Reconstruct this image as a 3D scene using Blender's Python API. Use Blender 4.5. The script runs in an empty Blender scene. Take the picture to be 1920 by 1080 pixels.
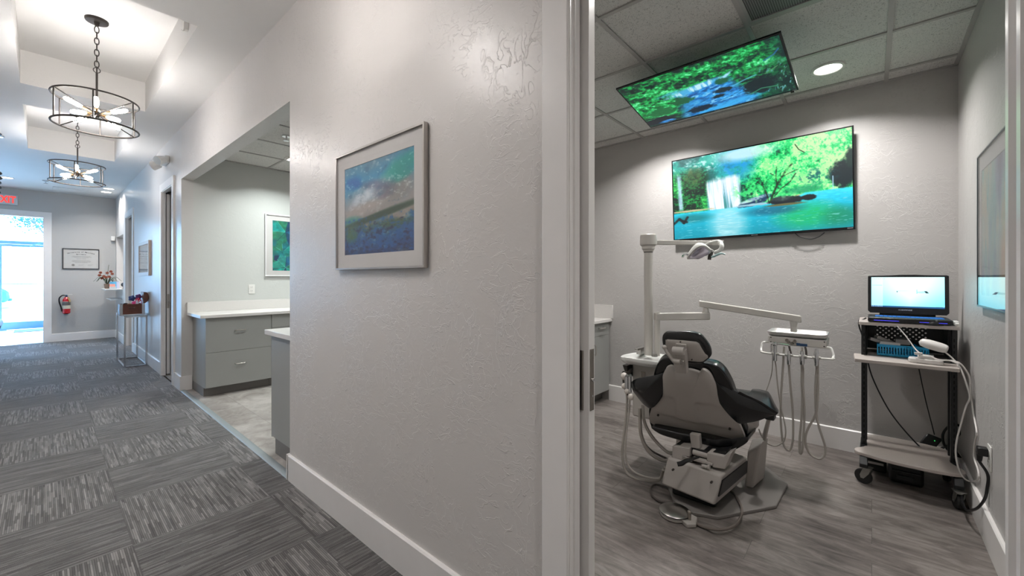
import bpy, bmesh, math, random
import numpy as np
from mathutils import Vector, Matrix, Euler
random.seed(7)
sc = bpy.context.scene
C = sc.collection
PI = math.pi
R = math.radians
# ------------------------------------------------------------------ camera, world, sun, exposure
YAW = math.atan2(879, 770)          # heading of the lens, clockwise from +Y (the hallway runs along +Y)
EYE = 1.315
cam = bpy.data.cameras.new('camera'); camo = bpy.data.objects.new('camera', cam); C.objects.link(camo)
camo.location = (0, 0, EYE); camo.rotation_euler = (PI/2, 0, -YAW)
cam.sensor_width = 36.0; cam.lens = 36.0*770/1920
cam.shift_y = -(540-521)/1920.0
cam.clip_start = 0.03; cam.clip_end = 300
sc.camera = camo
sc.view_settings.view_transform = 'Standard'; sc.view_settings.look = 'None'
sc.view_settings.gamma = 1.0; sc.view_settings.exposure = 0.0; sc.view_settings.use_curve_mapping = False
sc.cycles.use_denoising = True
sc.cycles.max_bounces = 10; sc.cycles.diffuse_bounces = 5; sc.cycles.glossy_bounces = 4
sc.cycles.transmission_bounces = 6; sc.cycles.transparent_max_bounces = 8
sc.cycles.sample_clamp_indirect = 6.0; sc.cycles.caustics_reflective = False; sc.cycles.caustics_refractive = False

def srgb(c):
    if isinstance(c, str):
        c = [int(c[i:i+2], 16)/255 for i in (0, 2, 4)]
    return tuple((x/12.92 if x <= 0.04045 else ((x+0.055)/1.055)**2.4) for x in c[:3])

w = bpy.data.worlds.new('world'); sc.world = w; w.use_nodes = True
wn = w.node_tree.nodes; wl = w.node_tree.links
bg = wn['Background']
tcw = wn.new('ShaderNodeTexCoord'); spw = wn.new('ShaderNodeSeparateXYZ'); rw = wn.new('ShaderNodeValToRGB')
wl.new(tcw.outputs['Generated'], spw.inputs[0]); wl.new(spw.outputs['Z'], rw.inputs[0])
rw.color_ramp.elements[0].position = 0.0; rw.color_ramp.elements[0].color = (.42, .70, 1.0, 1)
rw.color_ramp.elements[1].position = 0.6; rw.color_ramp.elements[1].color = (.22, .50, 1.0, 1)
wl.new(rw.outputs[0], bg.inputs['Color']); bg.inputs['Strength'].default_value = 15.0

def light(name, kind, loc, energy, color=(1, 1, 1), size=0.1, rot=(0, 0, 0), spread=None, size_y=None, spot=None, blend=0.5):
    l = bpy.data.lights.new(name, kind); l.energy = energy; l.color = color
    if kind == 'AREA':
        l.size = size
        l.shape = 'DISK'
        if size_y: l.shape = 'RECTANGLE'; l.size_y = size_y
        if spread: l.spread = spread
    elif kind == 'SPOT':
        l.shadow_soft_size = size; l.spot_size = spot; l.spot_blend = blend
    elif kind == 'SUN': l.angle = size
    else: l.shadow_soft_size = size
    o = bpy.data.objects.new(name, l); C.objects.link(o); o.location = loc; o.rotation_euler = rot
    return o
light('sun', 'SUN', (0, 25, 10), 22.0, (.72, .88, 1.0), R(1.0), (R(-52), R(12), 0))

# ------------------------------------------------------------------ materials
def newmat(name):
    m = bpy.data.materials.new(name); m.use_nodes = True
    return m, m.node_tree.nodes, m.node_tree.links, m.node_tree.nodes['Principled BSDF']
def N(n, t, **k):
    x = n.new('ShaderNode'+t)
    for a, b in k.items(): setattr(x, a, b)
    return x
def ramp(n, stops):
    r = n.new('ShaderNodeValToRGB'); e = r.color_ramp.elements
    while len(e) < len(stops): e.new(0.5)
    for i, (p, c) in enumerate(stops):
        e[i].position = p; e[i].color = (*srgb(c), 1) if not isinstance(c, float) else (c, c, c, 1)
    return r
MATS = {}
def mat(name, col, rough=0.5, metal=0.0, var=0.04, scale=8.0, bump=0.0, bscale=60.0, coat=0.0, spec=0.5, emit=0.0, alpha=None, aniso=0):
    """Painted / plastic / metal surface with a faint procedural mottling."""
    if name in MATS: return MATS[name]
    m, n, l, b = newmat(name)
    c = srgb(col)
    tc = N(n, 'TexCoord'); nz = N(n, 'TexNoise'); nz.inputs['Scale'].default_value = scale; nz.inputs['Detail'].default_value = 3
    l.new(tc.outputs['Object'], nz.inputs['Vector'])
    mx = N(n, 'Mix', data_type='RGBA')
    mx.inputs[6].default_value = (*[x*(1-var) for x in c], 1); mx.inputs[7].default_value = (*[min(1, x*(1+var)) for x in c], 1)
    l.new(nz.outputs['Fac'], mx.inputs[0]); l.new(mx.outputs[2], b.inputs['Base Color'])
    b.inputs['Roughness'].default_value = rough; b.inputs['Metallic'].default_value = metal
    b.inputs['Specular IOR Level'].default_value = spec; b.inputs['Coat Weight'].default_value = coat
    b.inputs['Coat Roughness'].default_value = 0.15
    if emit: 
        l.new(mx.outputs[2], b.inputs['Emission Color']); b.inputs['Emission Strength'].default_value = emit
    if bump:
        n2 = N(n, 'TexNoise'); n2.inputs['Scale'].default_value = bscale; n2.inputs['Detail'].default_value = 3
        l.new(tc.outputs['Object'], n2.inputs['Vector'])
        bp = N(n, 'Bump'); bp.inputs['Strength'].default_value = bump; bp.inputs['Distance'].default_value = 0.002
        l.new(n2.outputs['Fac'], bp.inputs['Height']); l.new(bp.outputs[0], b.inputs['Normal'])
    MATS[name] = m; return m

def plaster(name, col, rough=0.34, strength=0.5, dist=0.004, sc_=1.0, spec=0.5):
    """skip-trowel plaster under eggshell paint: soft facets, sparse short trowel lips, fine roller stipple"""
    m, n, l, b = newmat(name)
    tc = N(n, 'TexCoord')
    mp = N(n, 'Mapping'); mp.inputs['Scale'].default_value = (sc_, sc_, sc_); l.new(tc.outputs['Object'], mp.inputs['Vector'])
    def noise(sc__, det, dis, stretch=None, rot=0):
        x = N(n, 'TexNoise'); x.inputs['Scale'].default_value = sc__; x.inputs['Detail'].default_value = det; x.inputs['Distortion'].default_value = dis
        if stretch:
            q = N(n, 'Mapping'); q.inputs['Rotation'].default_value = (rot, rot, rot); q.inputs['Scale'].default_value = stretch; l.new(mp.outputs[0], q.inputs['Vector']); l.new(q.outputs[0], x.inputs['Vector'])
        else: l.new(mp.outputs[0], x.inputs['Vector'])
        return x.outputs['Fac']
    def rng(a, lo, hi, o0=0.0, o1=1.0):
        x = N(n, 'MapRange'); x.inputs[1].default_value = lo; x.inputs[2].default_value = hi; x.inputs[3].default_value = o0; x.inputs[4].default_value = o1; l.new(a, x.inputs[0]); return x.outputs[0]
    def ma(op, a, b_=None, c_=None):
        x = N(n, 'Math', operation=op)
        for i, v in enumerate((a, b_, c_)):
            if v is None: continue
            if isinstance(v, (int, float)): x.inputs[i].default_value = v
            else: l.new(v, x.inputs[i])
        return x.outputs[0]
    facets = noise(4.0, 4, 0.8)
    tot = ma('MULTIPLY', facets, 0.5)
    for sc__, st_, rot, seed in ((9.5, (1, 2.4, 1.4), .5, 4.0), (13.0, (1.5, 1, 2.2), -.7, 5.0)):
        r1 = noise(sc__, 2.6, 0.9, st_, rot)
        lip = rng(ma('ABSOLUTE', ma('SUBTRACT', r1, 0.5)), 0.0, 0.024, 1.0, 0.0)
        step = rng(r1, 0.46, 0.54)
        mk = rng(noise(seed, 3, 0.4), 0.46, 0.62)
        tot = ma('ADD', tot, ma('MULTIPLY', mk, ma('ADD', ma('MULTIPLY', lip, 0.45), ma('MULTIPLY', step, 0.35))))
    tot = ma('MULTIPLY_ADD', noise(85, 2, 0), 0.10, tot)
    bp = N(n, 'Bump'); bp.inputs['Strength'].default_value = strength; bp.inputs['Distance'].default_value = dist
    l.new(tot, bp.inputs['Height']); l.new(bp.outputs[0], b.inputs['Normal'])
    c = srgb(col); mx = N(n, 'Mix', data_type='RGBA'); mx.inputs[6].default_value = (*[x*.98 for x in c], 1); mx.inputs[7].default_value = (*[x*1.02 for x in c], 1)
    l.new(facets, mx.inputs[0]); l.new(mx.outputs[2], b.inputs['Base Color'])
    b.inputs['Roughness'].default_value = rough; b.inputs['Specular IOR Level'].default_value = spec
    return m

def carpet_mat():
    """24 inch carpet tiles laid quarter turn; broken lines along alternating directions"""
    m, n, l, b = newmat('carpet_tiles')
    g = N(n, 'NewGeometry'); sp = N(n, 'SeparateXYZ'); l.new(g.outputs['Position'], sp.inputs[0])
    def ma(op, a, b_=None, c_=None):
        x = N(n, 'Math', operation=op)
        for i, v in enumerate((a, b_, c_)):
            if v is None: continue
            if isinstance(v, (int, float)): x.inputs[i].default_value = v
            else: l.new(v, x.inputs[i])
        return x.outputs[0]
    T = 0.6105
    u = ma('DIVIDE', ma('SUBTRACT', sp.outputs['X'], 0.291), T)
    v = ma('DIVIDE', ma('SUBTRACT', sp.outputs['Y'], 2.735), T)
    fu = ma('FLOOR', u); fv = ma('FLOOR', v)
    par = ma('FLOORED_MODULO', ma('ADD', fu, fv), 2.0)     # 0 or 1 : 0 -> lines along Y
    wn_ = N(n, 'TexWhiteNoise', noise_dimensions='3D'); cb = N(n, 'CombineXYZ'); l.new(fu, cb.inputs[0]); l.new(fv, cb.inputs[1]); l.new(cb.outputs[0], wn_.inputs['Vector'])
    rnd = wn_.outputs['Value']
    va = N(n, 'Value'); va.outputs[0].default_value = .34; DASH_A = va.outputs[0]; vb = N(n, 'Value'); vb.outputs[0].default_value = .22; DASH_B = vb.outputs[0]
    def mixf(f, a, b_):
        x = N(n, 'Mix', data_type='FLOAT'); l.new(f, x.inputs[0]); l.new(a, x.inputs[2]); l.new(b_, x.inputs[3]); return x.outputs[0]
    across = mixf(par, sp.outputs['X'], sp.outputs['Y'])
    along = mixf(par, sp.outputs['Y'], sp.outputs['X'])
    rowf = ma('MULTIPLY', across, 128.0)                    # yarn rows, about 8 mm
    row = ma('FLOOR', rowf)
    w1 = N(n, 'TexWhiteNoise', noise_dimensions='2D'); c1 = N(n, 'CombineXYZ'); l.new(row, c1.inputs[0]); l.new(ma('ADD', fu, ma('MULTIPLY', fv, 7.0)), c1.inputs[1]); l.new(c1.outputs[0], w1.inputs['Vector'])
    dash = ma('FLOOR', ma('ADD', ma('MULTIPLY', along, ma('MULTIPLY_ADD', w1.outputs['Value'], 6.0, 5.0)), ma('MULTIPLY', w1.outputs['Value'], 31.0)))
    c2 = N(n, 'CombineXYZ'); l.new(row, c2.inputs[0]); l.new(dash, c2.inputs[1]); l.new(ma('MULTIPLY', rnd, 9.0), c2.inputs[2])
    w2 = N(n, 'TexWhiteNoise', noise_dimensions='3D'); l.new(c2.outputs[0], w2.inputs['Vector'])
    rib = ma('ABSOLUTE', ma('SUBTRACT', ma('FRACT', rowf), 0.5))       # 0 at the row's crown, .5 in the groove
    fz = N(n, 'TexNoise'); fz.inputs['Scale'].default_value = 330.0; fz.inputs['Detail'].default_value = 1; l.new(g.outputs['Position'], fz.inputs['Vector'])
    cb3 = N(n, 'CombineXYZ'); l.new(ma('MULTIPLY', across, 40.0), cb3.inputs[0]); l.new(ma('MULTIPLY', along, 6.0), cb3.inputs[1]); l.new(ma('MULTIPLY', rnd, 11.0), cb3.inputs[2])
    blot = N(n, 'TexNoise'); blot.inputs['Scale'].default_value = 1.0; blot.inputs['Detail'].default_value = 2; l.new(cb3.outputs[0], blot.inputs['Vector'])
    h = ma('ADD', 0.5, ma('MULTIPLY', ma('SUBTRACT', w2.outputs['Value'], 0.5), mixf(par, DASH_A, DASH_B)))
    h = ma('ADD', h, ma('MULTIPLY', ma('SUBTRACT', fz.outputs['Fac'], 0.5), 0.30))
    h = ma('ADD', h, ma('MULTIPLY', ma('SUBTRACT', blot.outputs['Fac'], 0.5), 0.35))
    h = ma('SUBTRACT', h, ma('MULTIPLY', rib, 0.5))
    h = ma('ADD', h, ma('MULTIPLY_ADD', w1.outputs['Value'], 0.16, -0.03))
    h = ma('ADD', h, ma('MULTIPLY', ma('SUBTRACT', 0.5, par), 0.07))  # tiles lined along Y lighter: sheen of the turned pile put into the colour
    cr = ramp(n, [(0.12, '2b2928'), (0.36, '4c4a49'), (0.55, '6a6867'), (0.85, '928f8d')]); l.new(h, cr.inputs[0])
    # seam
    du = ma('ABSOLUTE', ma('SUBTRACT', ma('FRACT', u), 0.5)); dv = ma('ABSOLUTE', ma('SUBTRACT', ma('FRACT', v), 0.5))
    seam = ma('GREATER_THAN', ma('MAXIMUM', du, dv), 0.4955)
    mx = N(n, 'Mix', data_type='RGBA'); l.new(ma('MULTIPLY', seam, 0.45), mx.inputs[0]); l.new(cr.outputs[0], mx.inputs[6]); mx.inputs[7].default_value = (*srgb('3a3838'), 1)
    l.new(mx.outputs[2], b.inputs['Base Color']); b.inputs['Roughness'].default_value = 0.9
    b.inputs['Specular IOR Level'].default_value = 0.25; b.inputs['Sheen Weight'].default_value = 0.2
    bp = N(n, 'Bump'); bp.inputs['Strength'].default_value = 0.6; bp.inputs['Distance'].default_value = 0.004
    l.new(h, bp.inputs['Height']); l.new(bp.outputs[0], b.inputs['Normal'])
    return m

def plank_mat(name, stops, ang=0.0, pw=0.18, pl=1.22, stretch=14.0, rough=0.42, grain=1.0):
    m, n, l, b = newmat(name)
    g = N(n, 'NewGeometry'); mp = N(n, 'Mapping'); mp.inputs['Rotation'].default_value = (0, 0, ang); l.new(g.outputs['Position'], mp.inputs['Vector'])
    br = N(n, 'TexBrick'); br.offset = 0.37; br.inputs['Scale'].default_value = 1.0; br.inputs['Mortar Size'].default_value = 0.0012
    br.inputs['Brick Width'].default_value = pl; br.inputs['Row Height'].default_value = pw
    br.inputs['Color1'].default_value = (0.2, .2, .2, 1); br.inputs['Color2'].default_value = (.8, .8, .8, 1); br.inputs['Mortar'].default_value = (0, 0, 0, 1)
    l.new(mp.outputs[0], br.inputs['Vector'])
    ad = N(n, 'VectorMath', operation='ADD'); l.new(mp.outputs[0], ad.inputs[0])
    sc3 = N(n, 'VectorMath', operation='SCALE'); sc3.inputs['Scale'].default_value = 5.0; l.new(br.outputs['Color'], sc3.inputs[0]); l.new(sc3.outputs[0], ad.inputs[1])
    mp2 = N(n, 'Mapping'); mp2.inputs['Scale'].default_value = (3.2, stretch*2.2, 1); l.new(ad.outputs[0], mp2.inputs['Vector'])
    nz = N(n, 'TexNoise'); nz.inputs['Scale'].default_value = 1.5; nz.inputs['Detail'].default_value = 9; nz.inputs['Roughness'].default_value = 0.70; nz.inputs['Distortion'].default_value = 0.6
    l.new(mp2.outputs[0], nz.inputs['Vector'])
    n2 = N(n, 'TexNoise'); n2.inputs['Scale'].default_value = 2.2; n2.inputs['Detail'].default_value = 4; l.new(mp.outputs[0], n2.inputs['Vector'])
    h = N(n, 'Math', operation='MULTIPLY_ADD'); h.inputs[1].default_value = 0.55; l.new(n2.outputs['Fac'], h.inputs[0]); l.new(nz.outputs['Fac'], h.inputs[2])
    sb = N(n, 'Math', operation='MULTIPLY_ADD'); sb.inputs[1].default_value = 0.12; l.new(br.outputs['Color'], sb.inputs[0]); l.new(h.outputs[0], sb.inputs[2])
    cr = ramp(n, stops); l.new(sb.outputs[0], cr.inputs[0])
    mx = N(n, 'Mix', data_type='RGBA'); mx.inputs[7].default_value = (*srgb('3c3837'), 1); l.new(cr.outputs[0], mx.inputs[6])
    mf = N(n, 'Math', operation='MULTIPLY'); mf.inputs[1].default_value = 0.6; l.new(br.outputs['Fac'], mf.inputs[0]); l.new(mf.outputs[0], mx.inputs[0])
    l.new(mx.outputs[2], b.inputs['Base Color']); b.inputs['Roughness'].default_value = rough
    bp = N(n, 'Bump'); bp.inputs['Strength'].default_value = 0.25; bp.inputs['Distance'].default_value = 0.001; l.new(nz.outputs['Fac'], bp.inputs['Height']); l.new(bp.outputs[0], b.inputs['Normal'])
    return m

def ceiling_tile_mat(name='ceiling_tile', col='b9b7b4'):
    """mineral fibre board, fissured with short dark flecks"""
    m, n, l, b = newmat(name)
    g = N(n, 'NewGeometry')
    nz = N(n, 'TexNoise'); nz.inputs['Scale'].default_value = 30; nz.inputs['Detail'].default_value = 2; l.new(g.outputs['Position'], nz.inputs['Vector'])
    ad = N(n, 'VectorMath', operation='MULTIPLY_ADD'); ad.inputs[1].default_value = (0.03, 0.03, 0.03); l.new(nz.outputs['Color'], ad.inputs[0]); l.new(g.outputs['Position'], ad.inputs[2])
    v = N(n, 'TexVoronoi', feature='F1'); v.inputs['Scale'].default_value = 150; v.inputs['Randomness'].default_value = 1.0; l.new(ad.outputs[0], v.inputs['Vector'])
    t = N(n, 'MapRange'); t.inputs[1].default_value = 0.12; t.inputs[2].default_value = 0.24; l.new(v.outputs['Distance'], t.inputs[0])
    n3 = N(n, 'TexNoise'); n3.inputs['Scale'].default_value = 105; n3.inputs['Detail'].default_value = 1; n3.inputs['Distortion'].default_value = 2.0; l.new(g.outputs['Position'], n3.inputs['Vector'])
    t3 = N(n, 'MapRange'); t3.inputs[1].default_value = 0.345; t3.inputs[2].default_value = 0.38; l.new(n3.outputs['Fac'], t3.inputs[0])
    mn = N(n, 'Math', operation='MINIMUM'); l.new(t.outputs[0], mn.inputs[0]); l.new(t3.outputs[0], mn.inputs[1])
    c = srgb(col); mx = N(n, 'Mix', data_type='RGBA'); mx.inputs[6].default_value = (*[x*.45 for x in c], 1); mx.inputs[7].default_value = (*c, 1)
    l.new(mn.outputs[0], mx.inputs[0]); l.new(mx.outputs[2], b.inputs['Base Color']); b.inputs['Roughness'].default_value = 0.9
    bp = N(n, 'Bump'); bp.inputs['Strength'].default_value = 0.5; bp.inputs['Distance'].default_value = 0.002; l.new(mn.outputs[0], bp.inputs['Height']); l.new(bp.outputs[0], b.inputs['Normal'])
    return m

def emis(name, col, strength):
    m, n, l, b = newmat(name)
    b.inputs['Base Color'].default_value = (*srgb(col), 1); b.inputs['Emission Color'].default_value = (*srgb(col), 1); b.inputs['Emission Strength'].default_value = strength
    return m

def attrmat(name, emit=0.0, rough=0.5, coat=0.0):
    """picture surface: colours come from the vertex paint computed below"""
    m, n, l, b = newmat(name)
    a = N(n, 'Attribute'); a.attribute_name = 'paint'
    if emit:
        b.inputs['Base Color'].default_value = (0.01, 0.01, 0.01, 1)
        l.new(a.outputs['Color'], b.inputs['Emission Color']); b.inputs['Emission Strength'].default_value = emit
    else: l.new(a.outputs['Color'], b.inputs['Base Color'])
    b.inputs['Roughness'].default_value = rough; b.inputs['Coat Weight'].default_value = coat
    return m

def glassmat(name, tint=(1, 1, 1), rough=0.0, spec=0.5, mixfac=None):
    """thin pane: mostly clear, mirrors by Fresnel"""
    m = bpy.data.materials.new(name); m.use_nodes = True; n = m.node_tree.nodes; l = m.node_tree.links
    for x in list(n):
        if x.type != 'OUTPUT_MATERIAL': n.remove(x)
    out = [x for x in n if x.type == 'OUTPUT_MATERIAL'][0]
    tr = N(n, 'BsdfTransparent'); tr.inputs[0].default_value = (*tint, 1); gl = N(n, 'BsdfGlossy'); gl.inputs['Roughness'].default_value = rough
    # a Fresnel node inverts its index on back faces; feed it the inverse there so both faces of the pane mirror alike
    fr = N(n, 'Fresnel'); ge = N(n, 'NewGeometry'); io = N(n, 'MapRange'); io.inputs[3].default_value = 1.45; io.inputs[4].default_value = 1/1.45
    l.new(ge.outputs['Backfacing'], io.inputs[0]); l.new(io.outputs[0], fr.inputs['IOR'])
    mx = N(n, 'MixShader'); l.new(fr.outputs[0], mx.inputs[0]); l.new(tr.outputs[0], mx.inputs[1]); l.new(gl.outputs[0], mx.inputs[2]); l.new(mx.outputs[0], out.inputs[0])
    return m

# ------------------------------------------------------------------ mesh helpers
WORLD = {}
class MB:
    def __init__(s, M=None): s.bm = bmesh.new(); s.M = M or Matrix.Identity(4)
    def _add(s, verts, faces, M=None):
        T = s.M @ M if M is not None else s.M
        vs = [s.bm.verts.new(T @ Vector(v)) for v in verts]
        for f in faces:
            try: s.bm.faces.new([vs[i] for i in f])
            except ValueError: pass
        return s
    def box(s, x0, x1, y0, y1, z0, z1, M=None):
        v = [(x, y, z) for x in (x0, x1) for y in (y0, y1) for z in (z0, z1)]
        return s._add(v, [(0, 1, 3, 2), (4, 6, 7, 5), (0, 4, 5, 1), (2, 3, 7, 6), (0, 2, 6, 4), (1, 5, 7, 3)], M)
    def cbox(s, c, d, M=None):
        return s.box(c[0]-d[0]/2, c[0]+d[0]/2, c[1]-d[1]/2, c[1]+d[1]/2, c[2]-d[2]/2, c[2]+d[2]/2, M)
    def prism(s, pts, a0, a1, axis='z', M=None):
        """polygon swept along an axis; pts are the two other coordinates in xyz order"""
        n = len(pts)
        def mk(p, a):
            return {'z': (p[0], p[1], a), 'y': (p[0], a, p[1]), 'x': (a, p[0], p[1])}[axis]
        v = [mk(p, a0) for p in pts]+[mk(p, a1) for p in pts]
        f = [tuple(range(n)), tuple(range(2*n-1, n-1, -1))]+[(i, i+n, (i+1) % n+n, (i+1) % n) for i in range(n)]
        return s._add(v, f, M)
    def lathe(s, prof, c=(0, 0, 0), seg=24, M=None, cap=True):
        v = []; f = []
        for r, z in prof:
            for k in range(seg):
                a = 2*PI*k/seg; v.append((c[0]+r*math.cos(a), c[1]+r*math.sin(a), c[2]+z))
        for i in range(len(prof)-1):
            for k in range(seg):
                k2 = (k+1) % seg; f.append((i*seg+k, i*seg+k2, (i+1)*seg+k2, (i+1)*seg+k))
        if cap:
            f.append(tuple(range(seg-1, -1, -1))); f.append(tuple(range((len(prof)-1)*seg, len(prof)*seg)))
        return s._add(v, f, M)
    def cyl(s, p, q, r, r2=None, seg=16):
        p = Vector(p); q = Vector(q); d = q-p; L = d.length
        M = Matrix.Translation(p) @ d.to_track_quat('Z', 'Y').to_matrix().to_4x4()
        return s.lathe([(r, 0), (r if r2 is None else r2, L)], seg=seg, M=M)
    def sphere(s, c, r, seg=16, rings=10, sz=(1, 1, 1)):
        prof = [(max(1e-4, math.sin(PI*i/rings)), -math.cos(PI*i/rings)) for i in range(rings+1)]
        M = Matrix.Translation(Vector(c)) @ Matrix.Diagonal((r*sz[0], r*sz[1], r*sz[2], 1))
        return s.lathe(prof, seg=seg, M=M)
    def tube(s, pts, r, seg=8, smooth=True, closed=False, sub=6, rads=None):
        P = [Vector(p) for p in pts]
        if smooth and len(P) > 2:
            Q = []; RR = []
            n = len(P)
            rng = range(n if closed else n-1)
            for i in rng:
                p0 = P[(i-1) % n] if (closed or i > 0) else P[0]*2-P[1]
                p1 = P[i]; p2 = P[(i+1) % n]
                p3 = P[(i+2) % n] if (closed or i+2 < n) else P[-1]*2-P[-2]
                for k in range(sub):
                    t = k/sub
                    Q.append(0.5*((2*p1)+(-p0+p2)*t+(2*p0-5*p1+4*p2-p3)*t*t+(-p0+3*p1-3*p2+p3)*t**3))
                    if rads: RR.append(rads[i]*(1-t)+rads[(i+1) % n]*t)
            if not closed:
                Q.append(P[-1])
                if rads: RR.append(rads[-1])
            P = Q
            if rads: rads = RR
        n = len(P); v = []; f = []
        up = None
        for i, p in enumerate(P):
            if closed: t = P[(i+1) % n]-P[i-1]
            else: t = P[min(i+1, n-1)]-P[max(i-1, 0)]
            if t.length < 1e-9: t = Vector((0, 0, 1))
            t.normalize()
            if up is None:
                up = t.orthogonal().normalized()
            else:
                up = (up-t*up.dot(t))
                if up.length < 1e-6: up = t.orthogonal()
                up.normalize()
            b = t.cross(up)
            rr = rads[i] if rads else r
            for k in range(seg):
                a = 2*PI*k/seg; v.append(p+(up*math.cos(a)+b*math.sin(a))*rr)
        for i in range(n if closed else n-1):
            j = (i+1) % n
            for k in range(seg):
                k2 = (k+1) % seg; f.append((i*seg+k, i*seg+k2, j*seg+k2, j*seg+k))
        if not closed: f.append(tuple(range(seg-1, -1, -1))); f.append(tuple(range((n-1)*seg, n*seg)))
        return s._add(v, f)
    def grid(s, fn, nu, nv, thick=0.0, nrm=None):
        """fn(u,v)->point for u,v in 0..1; with thick>0 a closed slab offset along nrm(u,v) or the surface normal"""
        P = [[Vector(fn(i/nu, j/nv)) for i in range(nu+1)] for j in range(nv+1)]
        v = [p for row in P for p in row]; W = nu+1
        f = [(j*W+i, j*W+i+1, (j+1)*W+i+1, (j+1)*W+i) for j in range(nv) for i in range(nu)]
        if thick:
            Nn = []
            for j in range(nv+1):
                for i in range(nu+1):
                    du = P[j][min(i+1, nu)]-P[j][max(i-1, 0)]; dv = P[min(j+1, nv)][i]-P[max(j-1, 0)][i]
                    c = du.cross(dv); Nn.append(c.normalized() if c.length > 1e-12 else Vector((0, 0, 1)))
            o = len(v); v = v+[p+nn*thick for p, nn in zip(v, Nn)]
            f = f+[tuple(o+a for a in reversed(q)) for q in f]
            for i in range(nu): f.append((i+1, i, o+i, o+i+1)); a = nv*W+i; f.append((a, a+1, o+a+1, o+a))
            for j in range(nv): a = j*W; f.append((a, a+W, o+a+W, o+a)); a = j*W+nu; f.append((a+W, a, o+a, o+a+W))
        return s._add(v, f)
    def build(s, name, material, parent=None, bevel=0.0, seg=2, smooth=True, ang=35, label=None, origin=None, sub=0):
        bm = s.bm
        bmesh.ops.remove_doubles(bm, verts=bm.verts, dist=1e-6)
        bmesh.ops.recalc_face_normals(bm, faces=bm.faces)
        co = [v.co for v in bm.verts]
        lo = Vector([min(c[i] for c in co) for i in range(3)]); hi = Vector([max(c[i] for c in co) for i in range(3)])
        o = Vector(origin) if origin else Vector(((lo.x+hi.x)/2, (lo.y+hi.y)/2, lo.z))
        bmesh.ops.translate(bm, verts=bm.verts, vec=-o)
        me = bpy.data.meshes.new(name); bm.to_mesh(me); bm.free()
        if smooth:
            me.shade_smooth(); me.set_sharp_from_angle(angle=R(ang))
        if material is not None: me.materials.append(material)
        ob = bpy.data.objects.new(name, me); C.objects.link(ob)
        place(ob, parent, Matrix.Translation(o))
        if bevel:
            md = ob.modifiers.new('bevel', 'BEVEL'); md.width = bevel; md.segments = seg; md.limit_method = 'ANGLE'; md.angle_limit = R(40)
            md.harden_normals = False
        if sub:
            md = ob.modifiers.new('sub', 'SUBSURF'); md.levels = sub; md.render_levels = sub
        if label: ob['label'] = label
        return ob
def place(ob, parent, Mw):
    ob.matrix_basis = Mw
    if parent is not None:
        ob.parent = parent; ob.matrix_parent_inverse = WORLD[parent.name].inverted()
    WORLD[ob.name] = Mw
def thing(name, label, cat, loc, rz=0, group=None):
    o = bpy.data.objects.new(name, None); C.objects.link(o); o.empty_display_size = 0.1
    M = Matrix.Translation(Vector(loc)) @ Matrix.Rotation(rz, 4, 'Z')
    place(o, None, M); o['label'] = label; o['category'] = cat
    if group: o['group'] = group
    return o
def tag(o, label, cat, group=None, kind=None):
    o['label'] = label; o['category'] = cat
    if group: o['group'] = group
    if kind: o['kind'] = kind
    return o
def struct(name, mb, m, parent=None, bevel=0.0, **k):
    o = mb.build(name, m, parent, bevel=bevel, **k)
    if parent is None: o['kind'] = 'structure'
    return o
def dup(root, loc, rz=None, label=None, name=None):
    r = root.copy(); C.objects.link(r); r.location = loc
    if rz is not None: r.rotation_euler = (0, 0, rz)
    if label: r['label'] = label
    for ch in list(root.children):
        c = ch.copy(); C.objects.link(c); c.parent = r; c.matrix_parent_inverse = ch.matrix_parent_inverse.copy()
        for g in ch.children:
            d_ = g.copy(); C.objects.link(d_); d_.parent = c; d_.matrix_parent_inverse = g.matrix_parent_inverse.copy()
    return r
def text(name, s, size, M, material, parent, depth=0.0, align='CENTER', xs=1.0, bold=0.0, sp=1.0):
    cu = bpy.data.curves.new(name, 'FONT'); cu.body = s; cu.size = size; cu.align_x = align; cu.align_y = 'CENTER'; cu.extrude = depth; cu.offset = bold; cu.space_character = sp
    cu.resolution_u = 3
    t = bpy.data.objects.new(name+'_tmp', cu); C.objects.link(t)
    dg = bpy.context.evaluated_depsgraph_get(); me = bpy.data.meshes.new_from_object(t.evaluated_get(dg))
    bpy.data.objects.remove(t); me.transform(M @ Matrix.Diagonal((xs, 1, 1, 1)))
    n = len(me.vertices); co = np.empty(n*3); me.vertices.foreach_get('co', co); co = co.reshape(-1, 3); o = Vector(co.mean(axis=0))
    me.transform(Matrix.Translation(-o)); me.materials.clear(); me.materials.append(material)
    ob = bpy.data.objects.new(name, me); C.objects.link(ob); place(ob, parent, Matrix.Translation(o))
    return ob
def basis(o, x, y):
    """matrix with local x,y axes along the given world directions, origin o"""
    x = Vector(x).normalized(); y = Vector(y).normalized(); z = x.cross(y)
    return Matrix(((x.x, y.x, z.x, o[0]), (x.y, y.y, z.y, o[1]), (x.z, y.z, z.z, o[2]), (0, 0, 0, 1)))
def rrect(w, h, r, n=5):
    p = []
    for cx, cy, a0 in ((w/2-r, h/2-r, 0), (-w/2+r, h/2-r, 90), (-w/2+r, -h/2+r, 180), (w/2-r, -h/2+r, 270)):
        for k in range(n+1):
            a = R(a0+90*k/n); p.append((cx+r*math.cos(a), cy+r*math.sin(a)))
    return p

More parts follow.
